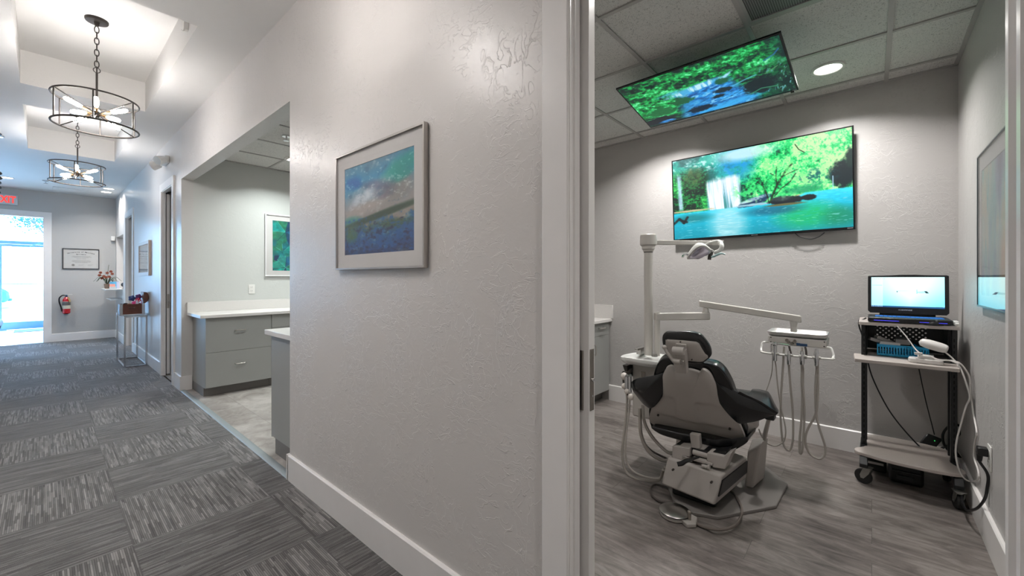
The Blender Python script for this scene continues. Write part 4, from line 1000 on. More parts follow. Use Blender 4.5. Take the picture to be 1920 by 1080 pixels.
worktop('pale quartz worktop with backsplash along the treatment room left wall', 2.73, 4.028, 2.095, 2.728, .847, .880, [(4.008, 4.028, 2.085, 2.708, .8805, 1.022), (2.73, 4.028, 2.708, 2.728, .8805, 1.022)])
# outlets and the side room sprinkler
def outlet(lb, O, ux, plug=False):
    ux = Vector(ux); nz = ux.cross(Vector((0, 0, 1))); t = thing('wall_outlet', lb, 'outlet', Vector(O)-Vector((0, 0, .058)))
    M = Matrix(((ux.x, 0, nz.x, O[0]), (ux.y, 0, nz.y, O[1]), (0, 1, 0, O[2]), (0, 0, 0, 1)))
    MB().box(-.036, .036, -.059, .059, .0008, .006, M).build('cover_plate', whitep, t, bevel=.002)
    for zc in (-.024, .024):
        m = MB(); m.prism(rrect(.034, .030, .012), .006, .0085, 'z', Matrix.Translation((0, 0, 0)) @ M @ Matrix.Translation((0, zc, 0))); sk = m.build('socket', whitep, t)
        m = MB()
        for a, b_ in ((-.007, .004), (.007, .004)): m.box(a-.0012, a+.0012, zc-.001, zc+.008, .0085, .0089, M)
        m.cyl(M @ Vector((0, zc-.009, .0085)), M @ Vector((0, zc-.009, .0089)), .0024, seg=8); m.build('slots', black, sk)
    return t
oc = onY(472, 542, 6.055); outlet('white double outlet on the side room wall above the counter', (oc.x, 6.06, oc.z), (1, 0, 0))
outlet('white outlet low on the treatment room right wall with a black plug', (3.035, RY, .44), (-1, 0, 0))
o = MB().cyl((1.653, 4.542, SC2-.004), (1.653, 4.542, SC2-.012), .04, seg=20).cyl((1.653, 4.542, SC2-.012), (1.653, 4.542, SC2-.05), .008, seg=8).lathe([(.028, -.054), (.028, -.05)], (1.653, 4.542, SC2), 12).build('sprinkler_head', chrome); tag(o, 'chrome fire sprinkler head under the side room ceiling', 'sprinkler')

# ------------------------------------------------------------------ televisions
bez = mat('tv_bezel', '0e0f12', .25)
# waterfall
P = Paint(420, 244, 11); P.u = .773*P.u/(1-.227*P.u); u, v = P.u, P.v; n1 = P.noise(9, 6, 6, .62); n2 = P.noise(40, 26, 4, .65); n3 = P.noise(5, 4, 5, .6); n4 = P.noise(90, 55, 2, .7)
n5 = P.noise(150, 90, 1)
leaf = .38*n1+.30*n2+.2*n4+.12*n5; leaf = .5+(leaf-.5)*1.35
bri = .95*leaf+.10*u+.07*(1-v)-.16+.10*(P.ell(.75, .25, .3, .3, 1))
P.a = P.ramp(bri+.03, [(.24, '04281f'), (.32, '067a44'), (.40, '08c060'), (.48, '1ee078'), (.56, '72f596'), (.66, 'c9ffb0')])
P.mix(np.clip((.47-u)*5, 0, 1)*np.clip((.42-v)*6, 0, 1)*.85, '2fb7b0'); P.mix(np.clip((n2-.5)*6, 0, 1)*np.clip((.5-u)*5, 0, 1)*np.clip((.4-v)*6, 0, 1)*.8, 'dffcff'); P.mix(np.clip((.44-n1)*8, 0, 1)*np.clip((.5-u)*5, 0, 1)*.8, '065a5a')
P.mix(P.ell(.36, .14, .1, .22, .8)*n2*1.6, '1e9ee0'); P.mix(P.ell(.40, .06, .16, .08, .9)*.8, 'e8ffff')
cl = np.clip((.185-u)*25+.5, 0, 1)*np.clip((v-.12)*8, 0, 1); P.mix(cl*.9, '0f7a38'); P.mix(cl*np.clip((.5-leaf)*9, 0, 1), '06241c'); P.mix(cl*np.clip((leaf-.55)*9, 0, 1), '45d861'); P.mix(P.ell(.11, .26, .05, .12, .8)*n2*1.5, '4a6a3a')
wf_x = (u-.275)-.02*(v-.3); wfm = np.clip((.098-abs(wf_x))*60, 0, 1)*np.clip((v-.24-.1*n3)*20, 0, 1)*np.clip((.70-v)*40, 0, 1)
stv = P.noise(110, 2.2, 3, .6, (-.05*v, 0)); P.mix(wfm, 'd9efff'); P.mix(wfm*np.clip((stv-.47)*7, 0, 1), 'ffffff'); P.mix(wfm*np.clip((.45-stv)*7, 0, 1)*.8, '67b3c4'); P.mix(wfm*np.clip((.36-stv)*9, 0, 1)*.6, '1f7a6c')
w2 = np.clip((.017-abs(u-.035-.02*(v-.3)))*90, 0, 1)*np.clip((v-.17)*20, 0, 1)*np.clip((.66-v)*20, 0, 1); P.mix(w2*(.5+.5*stv), 'c9ecff')
P.mix(P.ell(.95, .45, .09, .13, .4, 0, (n2-.5)*.8), '14262c'); P.mix(P.ell(.99, .3, .03, .1, .5, 0, (n2-.5)), '173430'); P.mix(P.ell(.8, .44, .1, .07, .9)*np.clip((.55-n2)*6, 0, 1), '0e6e68'); P.mix(np.clip((.004-abs(u-.888))*300, 0, 1)*(v > .46)*(v < .62), 'bfe8ff')
P.mix(P.ell(.72, .56, .1, .04, .8)*n2*1.6, '1e9a6a'); P.mix(P.ell(.73, .62, .06, .012, .6), 'f2c68a')
wt = np.clip((v-.665+.075*(u > .62)*np.clip((u-.62)*9, 0, 1))*70, 0, 1)
rip = P.noise(22, 120, 3, .6)
wc = P.ramp(np.clip((v-.6)*1.7+.3*(rip-.5), 0, 1), [(0, '3fe6ff'), (.2, '16c6e4'), (.5, '0aa6c0'), (.8, '0590a4'), (1, '0696a0')])
P.a = P.a*(1-wt[..., None])+wc*wt[..., None]
P.mix(wt*P.ell(.30, .85, .1, .25, .8)*(.35+.5*rip), 'e4fbff'); P.mix(wt*P.ell(.74, .84, .16, .13, .9)*(.35+.6*rip), '12c454'); P.mix(wt*P.ell(.93, .88, .1, .1, .9)*.7, '0a8a5a'); P.mix(wt*P.ell(.55, .75, .15, .05, .9)*.7, '0a5a78'); P.mix(wt*P.ell(.1, .75, .1, .05, .9)*.6, '086a68')
P.mix(wt*np.clip((rip-.66)*9, 0, 1)*.5, 'b6f4ff')
P.mix(P.ell(.45, .63, .09, .045, .3, -.25, (n2-.5)*.9), '12395e'); P.mix(P.ell(.45, .60, .09, .02, .5, -.25)*n2*1.5, 'cfe6f4'); P.mix(P.ell(.47, .665, .12, .014, .5, 0, (n2-.5)), '9fc9d8')
P.mix(P.ell(.62, .655, .105, .045, .3, .02, (n2-.5)*.8), '16222a'); P.mix(P.ell(.75, .65, .045, .032, .3, 0, (n2-.5)*.6), '131e22'); P.mix(P.ell(.62, .70, .11, .012, .5), '6a6a44'); P.mix(P.ell(.60, .63, .05, .025, .9)*n2*1.3, '5a6a6a')
P.mix(P.ell(.10, .655, .12, .012, .6, 0, (n2-.5)), 'c9c09a')
for L, wd in (([(.535, .66), (.555, .56), (.575, .48), (.60, .40), (.63, .33), (.66, .27)], .010), ([(.575, .48), (.57, .38), (.575, .28)], .006), ([(.53, .67), (.515, .55), (.495, .46), (.47, .42)], .006), ([(.56, .60), (.60, .52), (.65, .46), (.68, .38)], .006), ([(.60, .40), (.64, .37), (.69, .34)], .004), ([(.57, .38), (.54, .34)], .004), ([(.68, .07), (.70, .13), (.73, .17)], .005)): P.line(L, wd, '1d2a1c', .9)
for L in ([(.0, .80), (.03, .74), (.055, .80)], [(.055, .80), (.075, .73)], [(.03, .75), (.07, .79)]): P.line(L, .012, '1a2328', .95)
lv = P.ell(.6, .38, .2, .2, .9); P.mix(lv*np.clip((n2-.52)*7, 0, 1)*.75, '6cff8a'); P.mix(P.ell(.42, .5, .08, .1, .9)*np.clip((n2-.45)*7, 0, 1)*.8, '3fe07a'); P.mix(P.ell(.47, .58, .06, .06, .9)*np.clip((n2-.55)*7, 0, 1), 'bff0b0')
tl = onX(1259, 302, 3.95); tr = onX(1600.7, 234.5, 3.95); bl = onX(1266.5, 449.5, 3.982)
ux = (tr-tl); TW = ux.length; ux.normalize(); uy = bl-tl; uy = (uy-ux*uy.dot(ux)); TH = TW*.575; uy.normalize()
def television(lb, o, ux, uy, W_, H_, P, name, strength, depth, loc, bz=.011, bb=.02):
    t = thing('television', lb, 'television', loc)
    M = basis(o, ux, uy)      # local z points into the cabinet (away from the viewer)
    MB().box(0, W_, 0, H_, 0, .012, M).build('bezel', bez, t, bevel=.002)
    MB().prism([(W_*.5+a, H_*.5+b_) for a, b_ in rrect(W_*.86, H_*.8, .06)], .012, depth, 'z', M).build('rear_housing', bez, t, bevel=.01)
    n_ = M.to_3x3() @ Vector((0, 0, 1))
    picture('screen', P, Vector(o)+ux*bz+uy*bz-n_*.0012, ux, uy, W_-2*bz, H_-bz-bb, attrmat(name, emit=strength, rough=.35), t)
    MB().box(W_*.49, W_*.525, H_-.012, H_-.008, -.0012, 0, M).box(W_*.965, W_*.99, H_-.014, H_-.009, -.0012, 0, M).build('badge', mat('badge_grey', '8a8c90', .4), t)
    return t, M
tv, MT = television('large wall television showing a turquoise waterfall pool', tl, ux, uy, TW, TH, P, 'waterfall_screen', 1.1, .038, (BX, tl.y-TW/2, bl.z))
c = MT @ Vector((TW/2, TH/2, 0)); MB().box(c.x+.03, BX-.001, c.y-.2, c.y+.2, c.z-.12, c.z+.12).build('wall_mount', black, tv)
MB().tube([(3.985, onX(1489, 440, 3.985).y, onX(1489, 440, 3.985).z+.02), onX(1500, 444, 3.99), onX(1520, 448, 3.99), onX(1535, 444, 3.99), onX(1546, 436, 3.985)], .0035, 6).build('signal_cable', black, tv)
# stream
P = Paint(400, 226, 21); P.u = .773*P.u/(1-.227*P.u); u, v = P.u, P.v; n1 = P.noise(8, 7, 6, .62); n2 = P.noise(45, 30, 4, .65); n3 = P.noise(60, 16, 3, .6, (.15*v, 0))
leaf = .5*n1+.5*n2
P.a = P.ramp(leaf, [(.3, '020f14'), (.42, '04362a'), (.5, '0b7a36'), (.58, '17b558'), (.68, '5ff09a'), (.8, 'c0fff0')])
P.mix(np.clip((u-.62)*3, 0, 1)*np.clip((v-.35)*3, 0, 1)*.85, '06121f'); P.mix(np.clip((u-.86)*7, 0, 1)*np.clip((.5-v)*5, 0, 1)*.7, '07222a')
P.mix(np.clip((n3-.6)*8, 0, 1)*np.clip((u-.6)*3, 0, 1)*np.clip((v-.3)*4, 0, 1)*.8, '3f8a4a'); P.mix(np.clip((n3-.68)*8, 0, 1)*np.clip((u-.55)*3, 0, 1)*np.clip((v-.3)*4, 0, 1)*.8, '6fb0d8')
bt = np.clip((v-.82)*6+(.2-u)*2*(v > .5), 0, 1); P.mix(bt*.7, '081224')
top = .40-.10*(u-.35)+.05*(n1-.5); bot = .62+.42*np.clip((u-.15)/.3, 0, 1)*np.clip((.75-u)*4, 0, 1)
st2 = P.noise(26, 30, 4, .65, (.12*v, .35*u)); st3 = P.noise(9, 16, 3, .6, (.1*v, .3*u))
cxw = .45+.07*(v-.4); hwid = .19+.09*np.clip((v-.45)*2, 0, 1)+.10*(n1-.5)
wm = np.clip((v-.36-.14*(n1-.5)+.16*(u-.45))*16, 0, 1)*np.clip((hwid-abs(u-cxw))*12, 0, 1)
P.mix(wm, '1470c4'); P.mix(wm*np.clip((st3-.45)*6, 0, 1), '2fa4f0'); P.mix(wm*np.clip((st2-.52)*7, 0, 1)*.85, '8fdcff'); P.mix(wm*np.clip((.42-st2)*8, 0, 1)*.7, '0a3a72')
fall = P.ell(.40, .43, .17, .055, .6, -.14, (n2-.5)*.6); P.mix(fall*.9, '4fb8ec'); P.mix(fall*np.clip((P.noise(60, 6, 3)-.45)*6, 0, 1), 'c8f4ff')
P.mix(P.ell(.24, .40, .08, .03, .8, -.1)*n2*1.5, '58c8e8'); P.mix(P.ell(.60, .38, .06, .02, .8, -.6)*n2*1.6, 'a8e4ff')
P.mix(P.ell(.55, .93, .22, .06, .8, -.10)*(.5+.8*st2), '38b0f4'); P.mix(P.ell(.33, .78, .09, .12, .8)*n2*1.2, '2a94d8')
for cx, cy, rx, ry, c_ in ((.57, .45, .045, .055, '0c5a34'), (.55, .62, .06, .045, '0a1a22'), (.50, .72, .04, .03, '081824'), (.28, .62, .07, .07, '0a5a30'), (.36, .88, .09, .06, '0a1428'), (.12, .72, .09, .1, '0c6a38'), (.78, .72, .12, .16, '070f1c'), (.08, .9, .12, .08, '0a1020')): P.mix(P.ell(cx, cy, rx, ry, .35, 0, (n2-.5)*.9)*.93, c_)
for L, c_ in (([(.70, .86), (.78, .80), (.88, .83)], '3fa070'), ([(.62, .60), (.70, .55), (.78, .52)], '5fb8d8'), ([(.86, .32), (.93, .27), (.97, .2)], '2f6ab0'), ([(.84, .55), (.93, .47)], '4f9a5a'), ([(.75, .45), (.86, .41), (.96, .38)], '2f7a4a')): P.line(L, .009, c_, .8)
P.mix(P.ell(.12, .96, .05, .03, .6)*n2*1.6, '3fa8ff')
zn, zf_ = 2.606, 2.487
nl = onZ(1154.5, 168, zn); nr = onZ(1464, 60.5, zn); fl_ = onZ(1214, 242, zf_)
ux = nr-nl; W2 = ux.length; ux.normalize(); uy = fl_-nl; uy = uy-ux*uy.dot(ux); H2 = uy.length; uy.normalize()
cc = nl+ux*W2/2+uy*H2/2
tv2, M2 = television('ceiling mounted television showing a forest stream, tilted above the chair', nl, ux, uy, W2, H2, P, 'stream_screen', .95, .055, (cc.x, cc.y, TC))
MB().cyl((cc.x+.12, cc.y, cc.z-.0), (cc.x+.12, cc.y, TC-.002), .022, seg=16).cbox((cc.x+.12, cc.y, TC-.008), (.10, .10, .012)).build('ceiling_mount', black, tv2)
m = MB(); m.box(W2*.955, W2*.975, H2, H2+.012, -.003, .012, M2); m.build('receiver', mat('receiver_dark', '2a1614', .4), tv2)

# return air grille in the ceiling grid
def grille_mat():
    m, n, l, b = newmat('perforated_metal'); g = N(n, 'NewGeometry'); mp = N(n, 'Mapping'); mp.inputs['Scale'].default_value = (95, 95, 95); l.new(g.outputs['Position'], mp.inputs['Vector'])
    fr = N(n, 'VectorMath', operation='FRACTION'); l.new(mp.outputs[0], fr.inputs[0]); s_ = N(n, 'VectorMath', operation='SUBTRACT'); s_.inputs[1].default_value = (.5, .5, .5); l.new(fr.outputs[0], s_.inputs[0])
    sp = N(n, 'SeparateXYZ'); l.new(s_.outputs[0], sp.inputs[0]); ab = [N(n, 'Math', operation='ABSOLUTE') for _ in (0, 1)]; l.new(sp.outputs['X'], ab[0].inputs[0]); l.new(sp.outputs['Y'], ab[1].inputs[0])
    mx = N(n, 'Math', operation='MAXIMUM'); l.new(ab[0].outputs[0], mx.inputs[0]); l.new(ab[1].outputs[0], mx.inputs[1]); lt = N(n, 'Math', operation='LESS_THAN'); lt.inputs[1].default_value = .36; l.new(mx.outputs[0], lt.inputs[0])
    c = N(n, 'Mix', data_type='RGBA'); c.inputs[6].default_value = (*srgb('8d8f8e'), 1); c.inputs[7].default_value = (*srgb('26282a'), 1); l.new(lt.outputs[0], c.inputs[0]); l.new(c.outputs[2], b.inputs['Base Color']); b.inputs['Roughness'].default_value = .5
    return m
t = thing('return_air_grille', 'dark perforated return air grille in the treatment room ceiling', 'vent', (2.319, .2255, TC))
MB().box(2.028, 2.610, -.065, .516, TC-.002, TC+.002).build('perforated_panel', grille_mat(), t)
m = MB(); m.box(2.026, 2.612, .500, .518, TC-.008, TC+.01).box(2.026, 2.612, -.067, -.049, TC-.008, TC+.01).box(2.026, 2.044, -.049, .5, TC-.008, TC+.01).box(2.594, 2.612, -.049, .5, TC-.008, TC+.01); m.build('frame', mat('grille_frame', 'a3a3a1', .4), t, smooth=False)
# ------------------------------------------------------------------ dental chair
beige = mat('chair_shell', 'aea8a3', .38, var=.02)
beige2 = mat('unit_enamel', 'c9c4be', .35, var=.02)
vin = mat('black_vinyl', '101114', .27, bump=.15, bscale=300, coat=.25)
hose_m = mat('grey_hose', 'aba59e', .45)
hose_d = mat('dark_hose', '4a4441', .4)
def onM(px, py, M):
    a = Vector(ray(px, py)); o = M.translation; n_ = M.to_3x3() @ Vector((0, 0, 1)); e = Vector((0, 0, EYE))
    t_ = (o-e).dot(n_)/a.dot(n_); q = M.inverted() @ (e+a*t_); return (q.x, q.y)
def smooth_loop(P, n=5):
    out = []; k = len(P)
    for i in range(k):
        p0, p1, p2, p3 = [Vector((*P[(i+j-1) % k], 0)) for j in range(4)]
        for q in range(n):
            t = q/n; r_ = 0.5*((2*p1)+(-p0+p2)*t+(2*p0-5*p1+4*p2-p3)*t*t+(-p0+3*p1-3*p2+p3)*t**3); out.append((r_.x, r_.y))
    return out
def radial(m, out, M, zt, zb, nr=7, c=None):
    """closed slab inside an outline: zt/zb(x,y,s) heights of its two faces, s = 0 centre .. 1 rim"""
    k = len(out); c = c or (sum(p[0] for p in out)/k, sum(p[1] for p in out)/k)
    v = []; f = []
    S = [math.sin(PI/2*(i/nr))**.8 for i in range(1, nr+1)]
    for zf_ in (zt, zb):
        b0 = len(v); v.append((c[0], c[1], zf_(c[0], c[1], 0)))
        for s_ in S:
            for p in out: x = c[0]+(p[0]-c[0])*s_; y = c[1]+(p[1]-c[1])*s_; v.append((x, y, zf_(x, y, s_)))
        for i in range(k): f.append((b0, b0+1+i, b0+1+(i+1) % k))
        for r_ in range(nr-1):
            for i in range(k): a = b0+1+r_*k; f.append((a+i, a+(i+1) % k, a+k+(i+1) % k, a+k+i))
    a = 1+(nr-1)*k; b_ = (1+nr*k)+a
    for i in range(k): f.append((a+i, a+(i+1) % k, b_+(i+1) % k, b_+i))
    return m._add(v, f, M)
chair = thing('dental_chair', 'beige and black dental chair seen from behind, in the middle of the treatment room', 'dental chair', (2.8, .79, 0))
MBk = basis((2.643, .828, .393), (0, -1, 0), (-.5, 0, .866))     # plane of the back shell
S_px = [(1243, 703), (1246.3, 695.8), (1250.4, 689.6), (1258.5, 687.2), (1266.7, 692.7), (1278, 693.5), (1293, 694), (1307.4, 697.8), (1311.5, 699.3), (1315.6, 694), (1323.7, 695.8), (1332.9, 705), (1342, 726.3), (1347, 746.7), (1356.3, 763), (1372.6, 781.3), (1383.8, 791.5), (1395, 816), (1396, 823.8), (1389, 826.5), (1362, 822.8), (1321.7, 815.7), (1281, 810.6), (1230, 797.3), (1219, 791), (1217.4, 780.8), (1222.7, 763), (1233.3, 749), (1239.4, 735), (1242, 715.7)]
So = smooth_loop([onM(x, y, MBk) for x, y in S_px], 3)
shell_w = max(p[0] for p in So)
def sm(x, a, b_): t = min(1, max(0, (x-a)/(b_-a))); return t*t*(3-2*t)
def shell_top(x, y, s_):
    z = .02*(1-s_**4)
    spine = (1-sm(abs(x), .05, .075))*sm(y, .05, .09); step = sm(y, .225, .262)
    z += .018*max(spine, step)*(1-s_**10)                    # raised T: spine widening into the upper third
    z -= .014*(1-sm(y, .045, .085))*(1-s_**6)
    return z
m = MB(); radial(m, So, MBk, shell_top, lambda x, y, s_: -.018, 26, c=(0, .18)); sh = m.build('back_shell', beige, chair, ang=50)
for x, y in ((1261.8, 704), (1315, 710.6), (1235.5, 775), (1369.5, 800)):
    q = onM(x, y, MBk); m = MB(); m.cyl(MBk @ Vector((q[0], q[1], .012)), MBk @ Vector((q[0], q[1], .022)), .0065, seg=14); m.build('screw', mat('screw_dark', '4d4744', .4, .6), sh)
Mc = MBk @ Matrix.Translation((0, 0, -.05))
C_px = [(1226, 708), (1229.7, 690), (1237, 676), (1250, 670.5), (1290, 672), (1322, 679), (1342, 683.5), (1354.5, 692), (1364.5, 706), (1375, 728), (1386, 765), (1396, 795), (1401, 815), (1391, 829), (1372, 833), (1330, 829), (1280, 820), (1240, 808), (1222, 797), (1218, 770), (1221, 735)]
Co = smooth_loop([onM(x, y, Mc) for x, y in C_px], 3)
m = MB(); radial(m, Co, Mc, lambda x, y, s_: .028*(1-max(0, s_-.7)**2*8), lambda x, y, s_: -.085+.05*max(0, s_-.6)**2*6, 9); cu = m.build('back_cushion', vin, chair, ang=60)
m = MB(); pip = [Mc @ Vector((p[0]*.985, p[1]*.99+.002, .012)) for p in Co]; m.tube(pip, .0035, 6, smooth=False, closed=True); m.build('piping', vin, cu)
# headrest
Mh = basis(tuple(onX(1288, 652, 2.31)), (0, -1, 0), (-.30, 0, .954))
H_px = [(1242.5, 631), (1248, 623.5), (1262, 622.3), (1289, 622.4), (1308, 625.5), (1318, 632.5), (1330, 649), (1333.5, 664), (1330, 671), (1318, 680), (1310, 681.5), (1285, 680), (1260, 676.5), (1250, 665.5), (1243.5, 647)]
Ho = smooth_loop([onM(x, y, Mh) for x, y in H_px], 4)
m = MB(); radial(m, Ho, Mh, lambda x, y, s_: .016*(1-max(0, s_-.75)**2*14), lambda x, y, s_: -.055+.04*max(0, s_-.6)**2*6, 9); hr = m.build('headrest_cushion', vin, chair, ang=60)
Mh2 = Mh @ Matrix.Translation((0, 0, .012))
P_px = [(1247, 636), (1250, 634.3), (1280, 636), (1308, 639), (1313, 642), (1327, 667), (1327, 671), (1318, 678), (1309, 679), (1285, 677), (1262, 673.5), (1252, 661), (1247, 645)]
Po = smooth_loop([onM(x, y, Mh2) for x, y in P_px], 1)
m = MB(); radial(m, Po, Mh2, lambda x, y, s_: .010*(1-s_**8), lambda x, y, s_: -.006, 5); hp = m.build('headrest_plate', beige, hr, ang=50)
for x, y in ((1298.5, 672.5), (1277, 639.5)): q = onM(x, y, Mh2); MB().cyl(Mh2 @ Vector((q[0], q[1], .008)), Mh2 @ Vector((q[0], q[1], .014)), .004, seg=12).build('screw', mat('screw_dark', '', 0), hp)
def M_at(x, y, h): q = onM(x, y, Mh2); return Mh2 @ Vector((q[0], q[1], h))
m = MB()
m.prism([onM(x, y, Mh2) for x, y in ((1267, 650), (1289.5, 651), (1291.5, 668), (1293, 694), (1270.5, 693), (1271.5, 670))], .012, .045, 'z', Mh2)
m.cyl(M_at(1267, 650.5, .045), M_at(1288.5, 652, .045), .022, seg=20)
m.prism([onM(x, y, Mh2) for x, y in ((1269, 641.5), (1288.5, 643.5), (1289, 651), (1268, 650))], .008, .02, 'z', Mh2)
m.build('headrest_bracket', beige, chair, bevel=.004, seg=3)
m = MB()
m.tube([M_at(1252.5, 643.5, .055), M_at(1258, 653, .058), M_at(1267, 663.5, .06), M_at(1274, 668, .062), M_at(1283, 669, .06)], .01, 12, rads=[.009, .0085, .011, .016, .017])
m.sphere(M_at(1252.5, 643, .056), .0125, 14, 10).prism([onM(x, y, Mh2) for x, y in ((1268, 665), (1280, 664.5), (1288, 669), (1287.5, 676), (1283, 685), (1272, 684))], .045, .058, 'z', Mh2)
m.build('release_lever', beige, chair, ang=60)
# side wings
def wing(pxs, M, tz, bz, nm='arm_sling'):
    o_ = smooth_loop([onM(x, y, M) for x, y in pxs], 3); m = MB(); radial(m, o_, M, tz, bz, 8); return m.build(nm, vin, chair, ang=60)
Ml = basis((2.52, 1.03, .62), (-.36, -.93, .0), (-.22, .08, .97))
wing([(1183.8, 719), (1185.7, 714.5), (1194.5, 710), (1226, 704.5), (1245, 699), (1247, 712), (1243, 735), (1236, 750), (1228, 760), (1220, 766), (1213, 763), (1204, 755.5), (1191, 739), (1185, 729)], Ml, lambda x, y, s_: .03*(1-s_**2), lambda x, y, s_: .03*(1-s_**2)-.016)
Mr = basis((2.52, .62, .62), (.34, -.94, .0), (-.22, -.08, .97))
rw_ = wing([(1334, 709), (1346, 716), (1372.6, 730), (1393, 740.3), (1413.4, 748.4), (1434, 760.5), (1456.5, 776.5), (1444, 780.5), (1423.6, 788.5), (1405, 792.5), (1387, 794.6), (1372.6, 784), (1355, 764), (1345, 747), (1338, 726)], Mr, lambda x, y, s_: .03*(1-s_**2), lambda x, y, s_: .03*(1-s_**2)-.016)
def cup(pa, pb, M, back, lift):
    A = [M @ Vector((*onM(x, y, M), .006)) for x, y in pa]; B = [onX(x, y, (A[i].x+back)) for i, (x, y) in enumerate(pb)]
    def fn(u, v):
        k = u*(len(A)-1); i = min(int(k), len(A)-2); f_ = k-i; a = A[i].lerp(A[i+1], f_); b_ = B[i].lerp(B[i+1], f_); p = a.lerp(b_, v); p.z += lift*math.sin(PI*v); return p
    m = MB(); m.grid(fn, 14, 8, .012); return m
cup([(1401, 744), (1425, 755), (1440, 765), (1456, 776)], [(1413, 733), (1424, 733.5), (1439, 737.5), (1455.5, 772)], Mr, .16, .012).build('armrest', vin, chair, ang=70)
cup([(1384, 736), (1392, 740), (1400, 744), (1406, 746.5)], [(1388, 735), (1395, 734.5), (1404, 735.5), (1412, 737)], Mr, .10, .008).build('armrest', vin, chair, ang=70)
# armrest posts
MB().cyl((2.86, .458, .49), (2.885, .49, .33), .009).cyl((2.90, .462, .49), (2.92, .50, .33), .011).build('arm_bracket', beige, chair)
MB().grid(lambda u, v: (2.66+.20*u, .572-.05*math.sin(u*PI/2), .40+.06*v+.02*u), 8, 3, .008).build('side_trim', beige, chair)
MB().cbox((2.86, .455, .50), (.07, .05, .055)).build('arm_pivot', black, chair, bevel=.008)
MB().tube([(2.68, 1.08, .47), (2.74, 1.13, .40), (2.8, 1.14, .33), (2.85, 1.08, .29), (2.9, 1.0, .28)], .015, 10).tube([(2.66, 1.05, .42), (2.73, 1.09, .36), (2.82, 1.04, .29), (2.86, .95, .28)], .013, 10).build('arm_bracket', beige, chair)
# seat and leg rest (mostly behind the back)
MB().grid(lambda u, v: (2.66+.52*v, .828+(u-.5)*.46, .465+.02*math.cos(PI*(u-.5))-.02*v), 10, 8, -.09).build('seat_cushion', vin, chair, bevel=.02, seg=3, ang=60)
MB().grid(lambda u, v: (3.17+.07*v, .828+(u-.5)*.38, .45-.27*v), 8, 8, -.06).build('leg_rest', vin, chair, bevel=.015, seg=3, ang=60)
# rounded black rear of the seat, hanging under the back shell
m = MB(); Ms = basis((2.60, .828, .30), (0, -1, 0), (0, 0, 1))
K_px = [(1221, 800), (1260, 806), (1320, 817), (1370, 828), (1397, 824), (1402, 819), (1402, 828), (1390, 837), (1375, 843.5), (1352, 842), (1310, 834), (1262, 822), (1236, 813)]
radial(m, smooth_loop([onM(x, y, Ms) for x, y in K_px], 3), Ms, lambda x, y, s_: .02*(1-s_**3), lambda x, y, s_: -.20, 5); m.build('seat_back_roll', vin, chair, ang=60)
MB().box(2.70, 3.10, .67, .99, .30, .37).build('seat_frame', beige, chair, bevel=.01)
# mechanism between back and base
MB().prism([onM(x, y, basis((2.52, .8, .3), (0, -1, 0), (0, 0, 1))) for x, y in ((1295, 811), (1313, 814), (1315, 840), (1298, 838))], -.02, .02, 'z', basis((2.52, .8, .3), (0, -1, 0), (0, 0, 1))).build('back_strut', beige, chair, bevel=.004)
MB().cyl((2.50, .785, .300), (2.50, .685, .300), .016, seg=18).box(2.505, 2.60, .70, .77, .27, .325).build('hinge', beige, chair, bevel=.003)
Mq = basis((2.47, .83, .28), (-.05, -1, 0), (0, 0, 1))
def blk(nm, pts, d0, d1, mt_, **k): return MB().prism([onM(x, y, Mq) for x, y in pts], d0, d1, 'z', Mq).build(nm, mt_, chair, **k)
blk('mechanism_cover', ((1260.5, 836), (1293, 841), (1293, 857), (1280, 854.5), (1279, 862.5), (1260, 858)), -.09, 0, beige, bevel=.003)
blk('mechanism_cover', ((1325.5, 849), (1357, 856), (1361, 852), (1372, 848), (1359, 880), (1336, 876.5), (1336, 868), (1325, 865)), -.09, 0, beige, bevel=.003)
blk('mechanism_core', ((1263, 836), (1300, 845), (1335, 851), (1360, 849), (1356, 857), (1325, 851), (1325, 866), (1293, 860), (1293, 842)), -.12, -.03, black)
blk('link_bar', ((1298, 858), (1336, 868), (1336, 873), (1297, 862.5)), -.05, .006, beige, bevel=.002)
blk('link_bar', ((1280, 854), (1300, 860), (1298, 866), (1279, 862)), -.05, .004, steel, bevel=.002)
m = MB(); m.cyl(onX(1316, 873, 2.44), onX(1326, 876, 2.44), .010, seg=14).cyl(onX(1327, 875, 2.43), onX(1331, 876, 2.43), .014, seg=14).build('pivot_pin', beige, chair)
m = MB(); m.tube([onX(1270, 870.5, 2.36), onX(1278, 869, 2.37), onX(1286, 864.5, 2.385), onX(1297, 861, 2.42), onX(1310, 857, 2.46)], .009, 8, rads=[.013, .014, .012, .008, .006]); m.build('foot_lever', black, chair)
# base box, column and floor plate
bl0, br0, bf0 = Vector((2.425, .945)), Vector((2.385, .638)), Vector((2.86, .58)); bb0 = bl0+(bf0-br0)
tl0, tr0, tf0 = Vector((2.455, .918)), Vector((2.42, .610)), Vector((2.79, .562)); tb0 = tl0+(tf0-tr0)
def hexa(b_, t_, z0, z1):
    zz = z1 if isinstance(z1, (list, tuple)) else [z1]*4
    m = MB(); m._add([(*p, z0) for p in b_]+[(*p, z) for p, z in zip(t_, zz)], [(3, 2, 1, 0), (4, 5, 6, 7), (0, 1, 5, 4), (1, 2, 6, 5), (2, 3, 7, 6), (3, 0, 4, 7)]); return m
def lp(k): return [a.lerp(b_, k) for a, b_ in ((bl0, tl0), (br0, tr0), (bf0, tf0), (bb0, tb0))]
hexa(lp(0), lp(1), .085, .245).build('base_cover', beige, chair, bevel=.012, seg=3)
m = MB(); a, b_ = br0.lerp(bf0, .03), br0.lerp(bf0, .97); c_, d__ = tr0.lerp(tf0, .06), tr0.lerp(tf0, .97); e = Vector((-.008, -.022)); o2 = Vector((.01, .02))
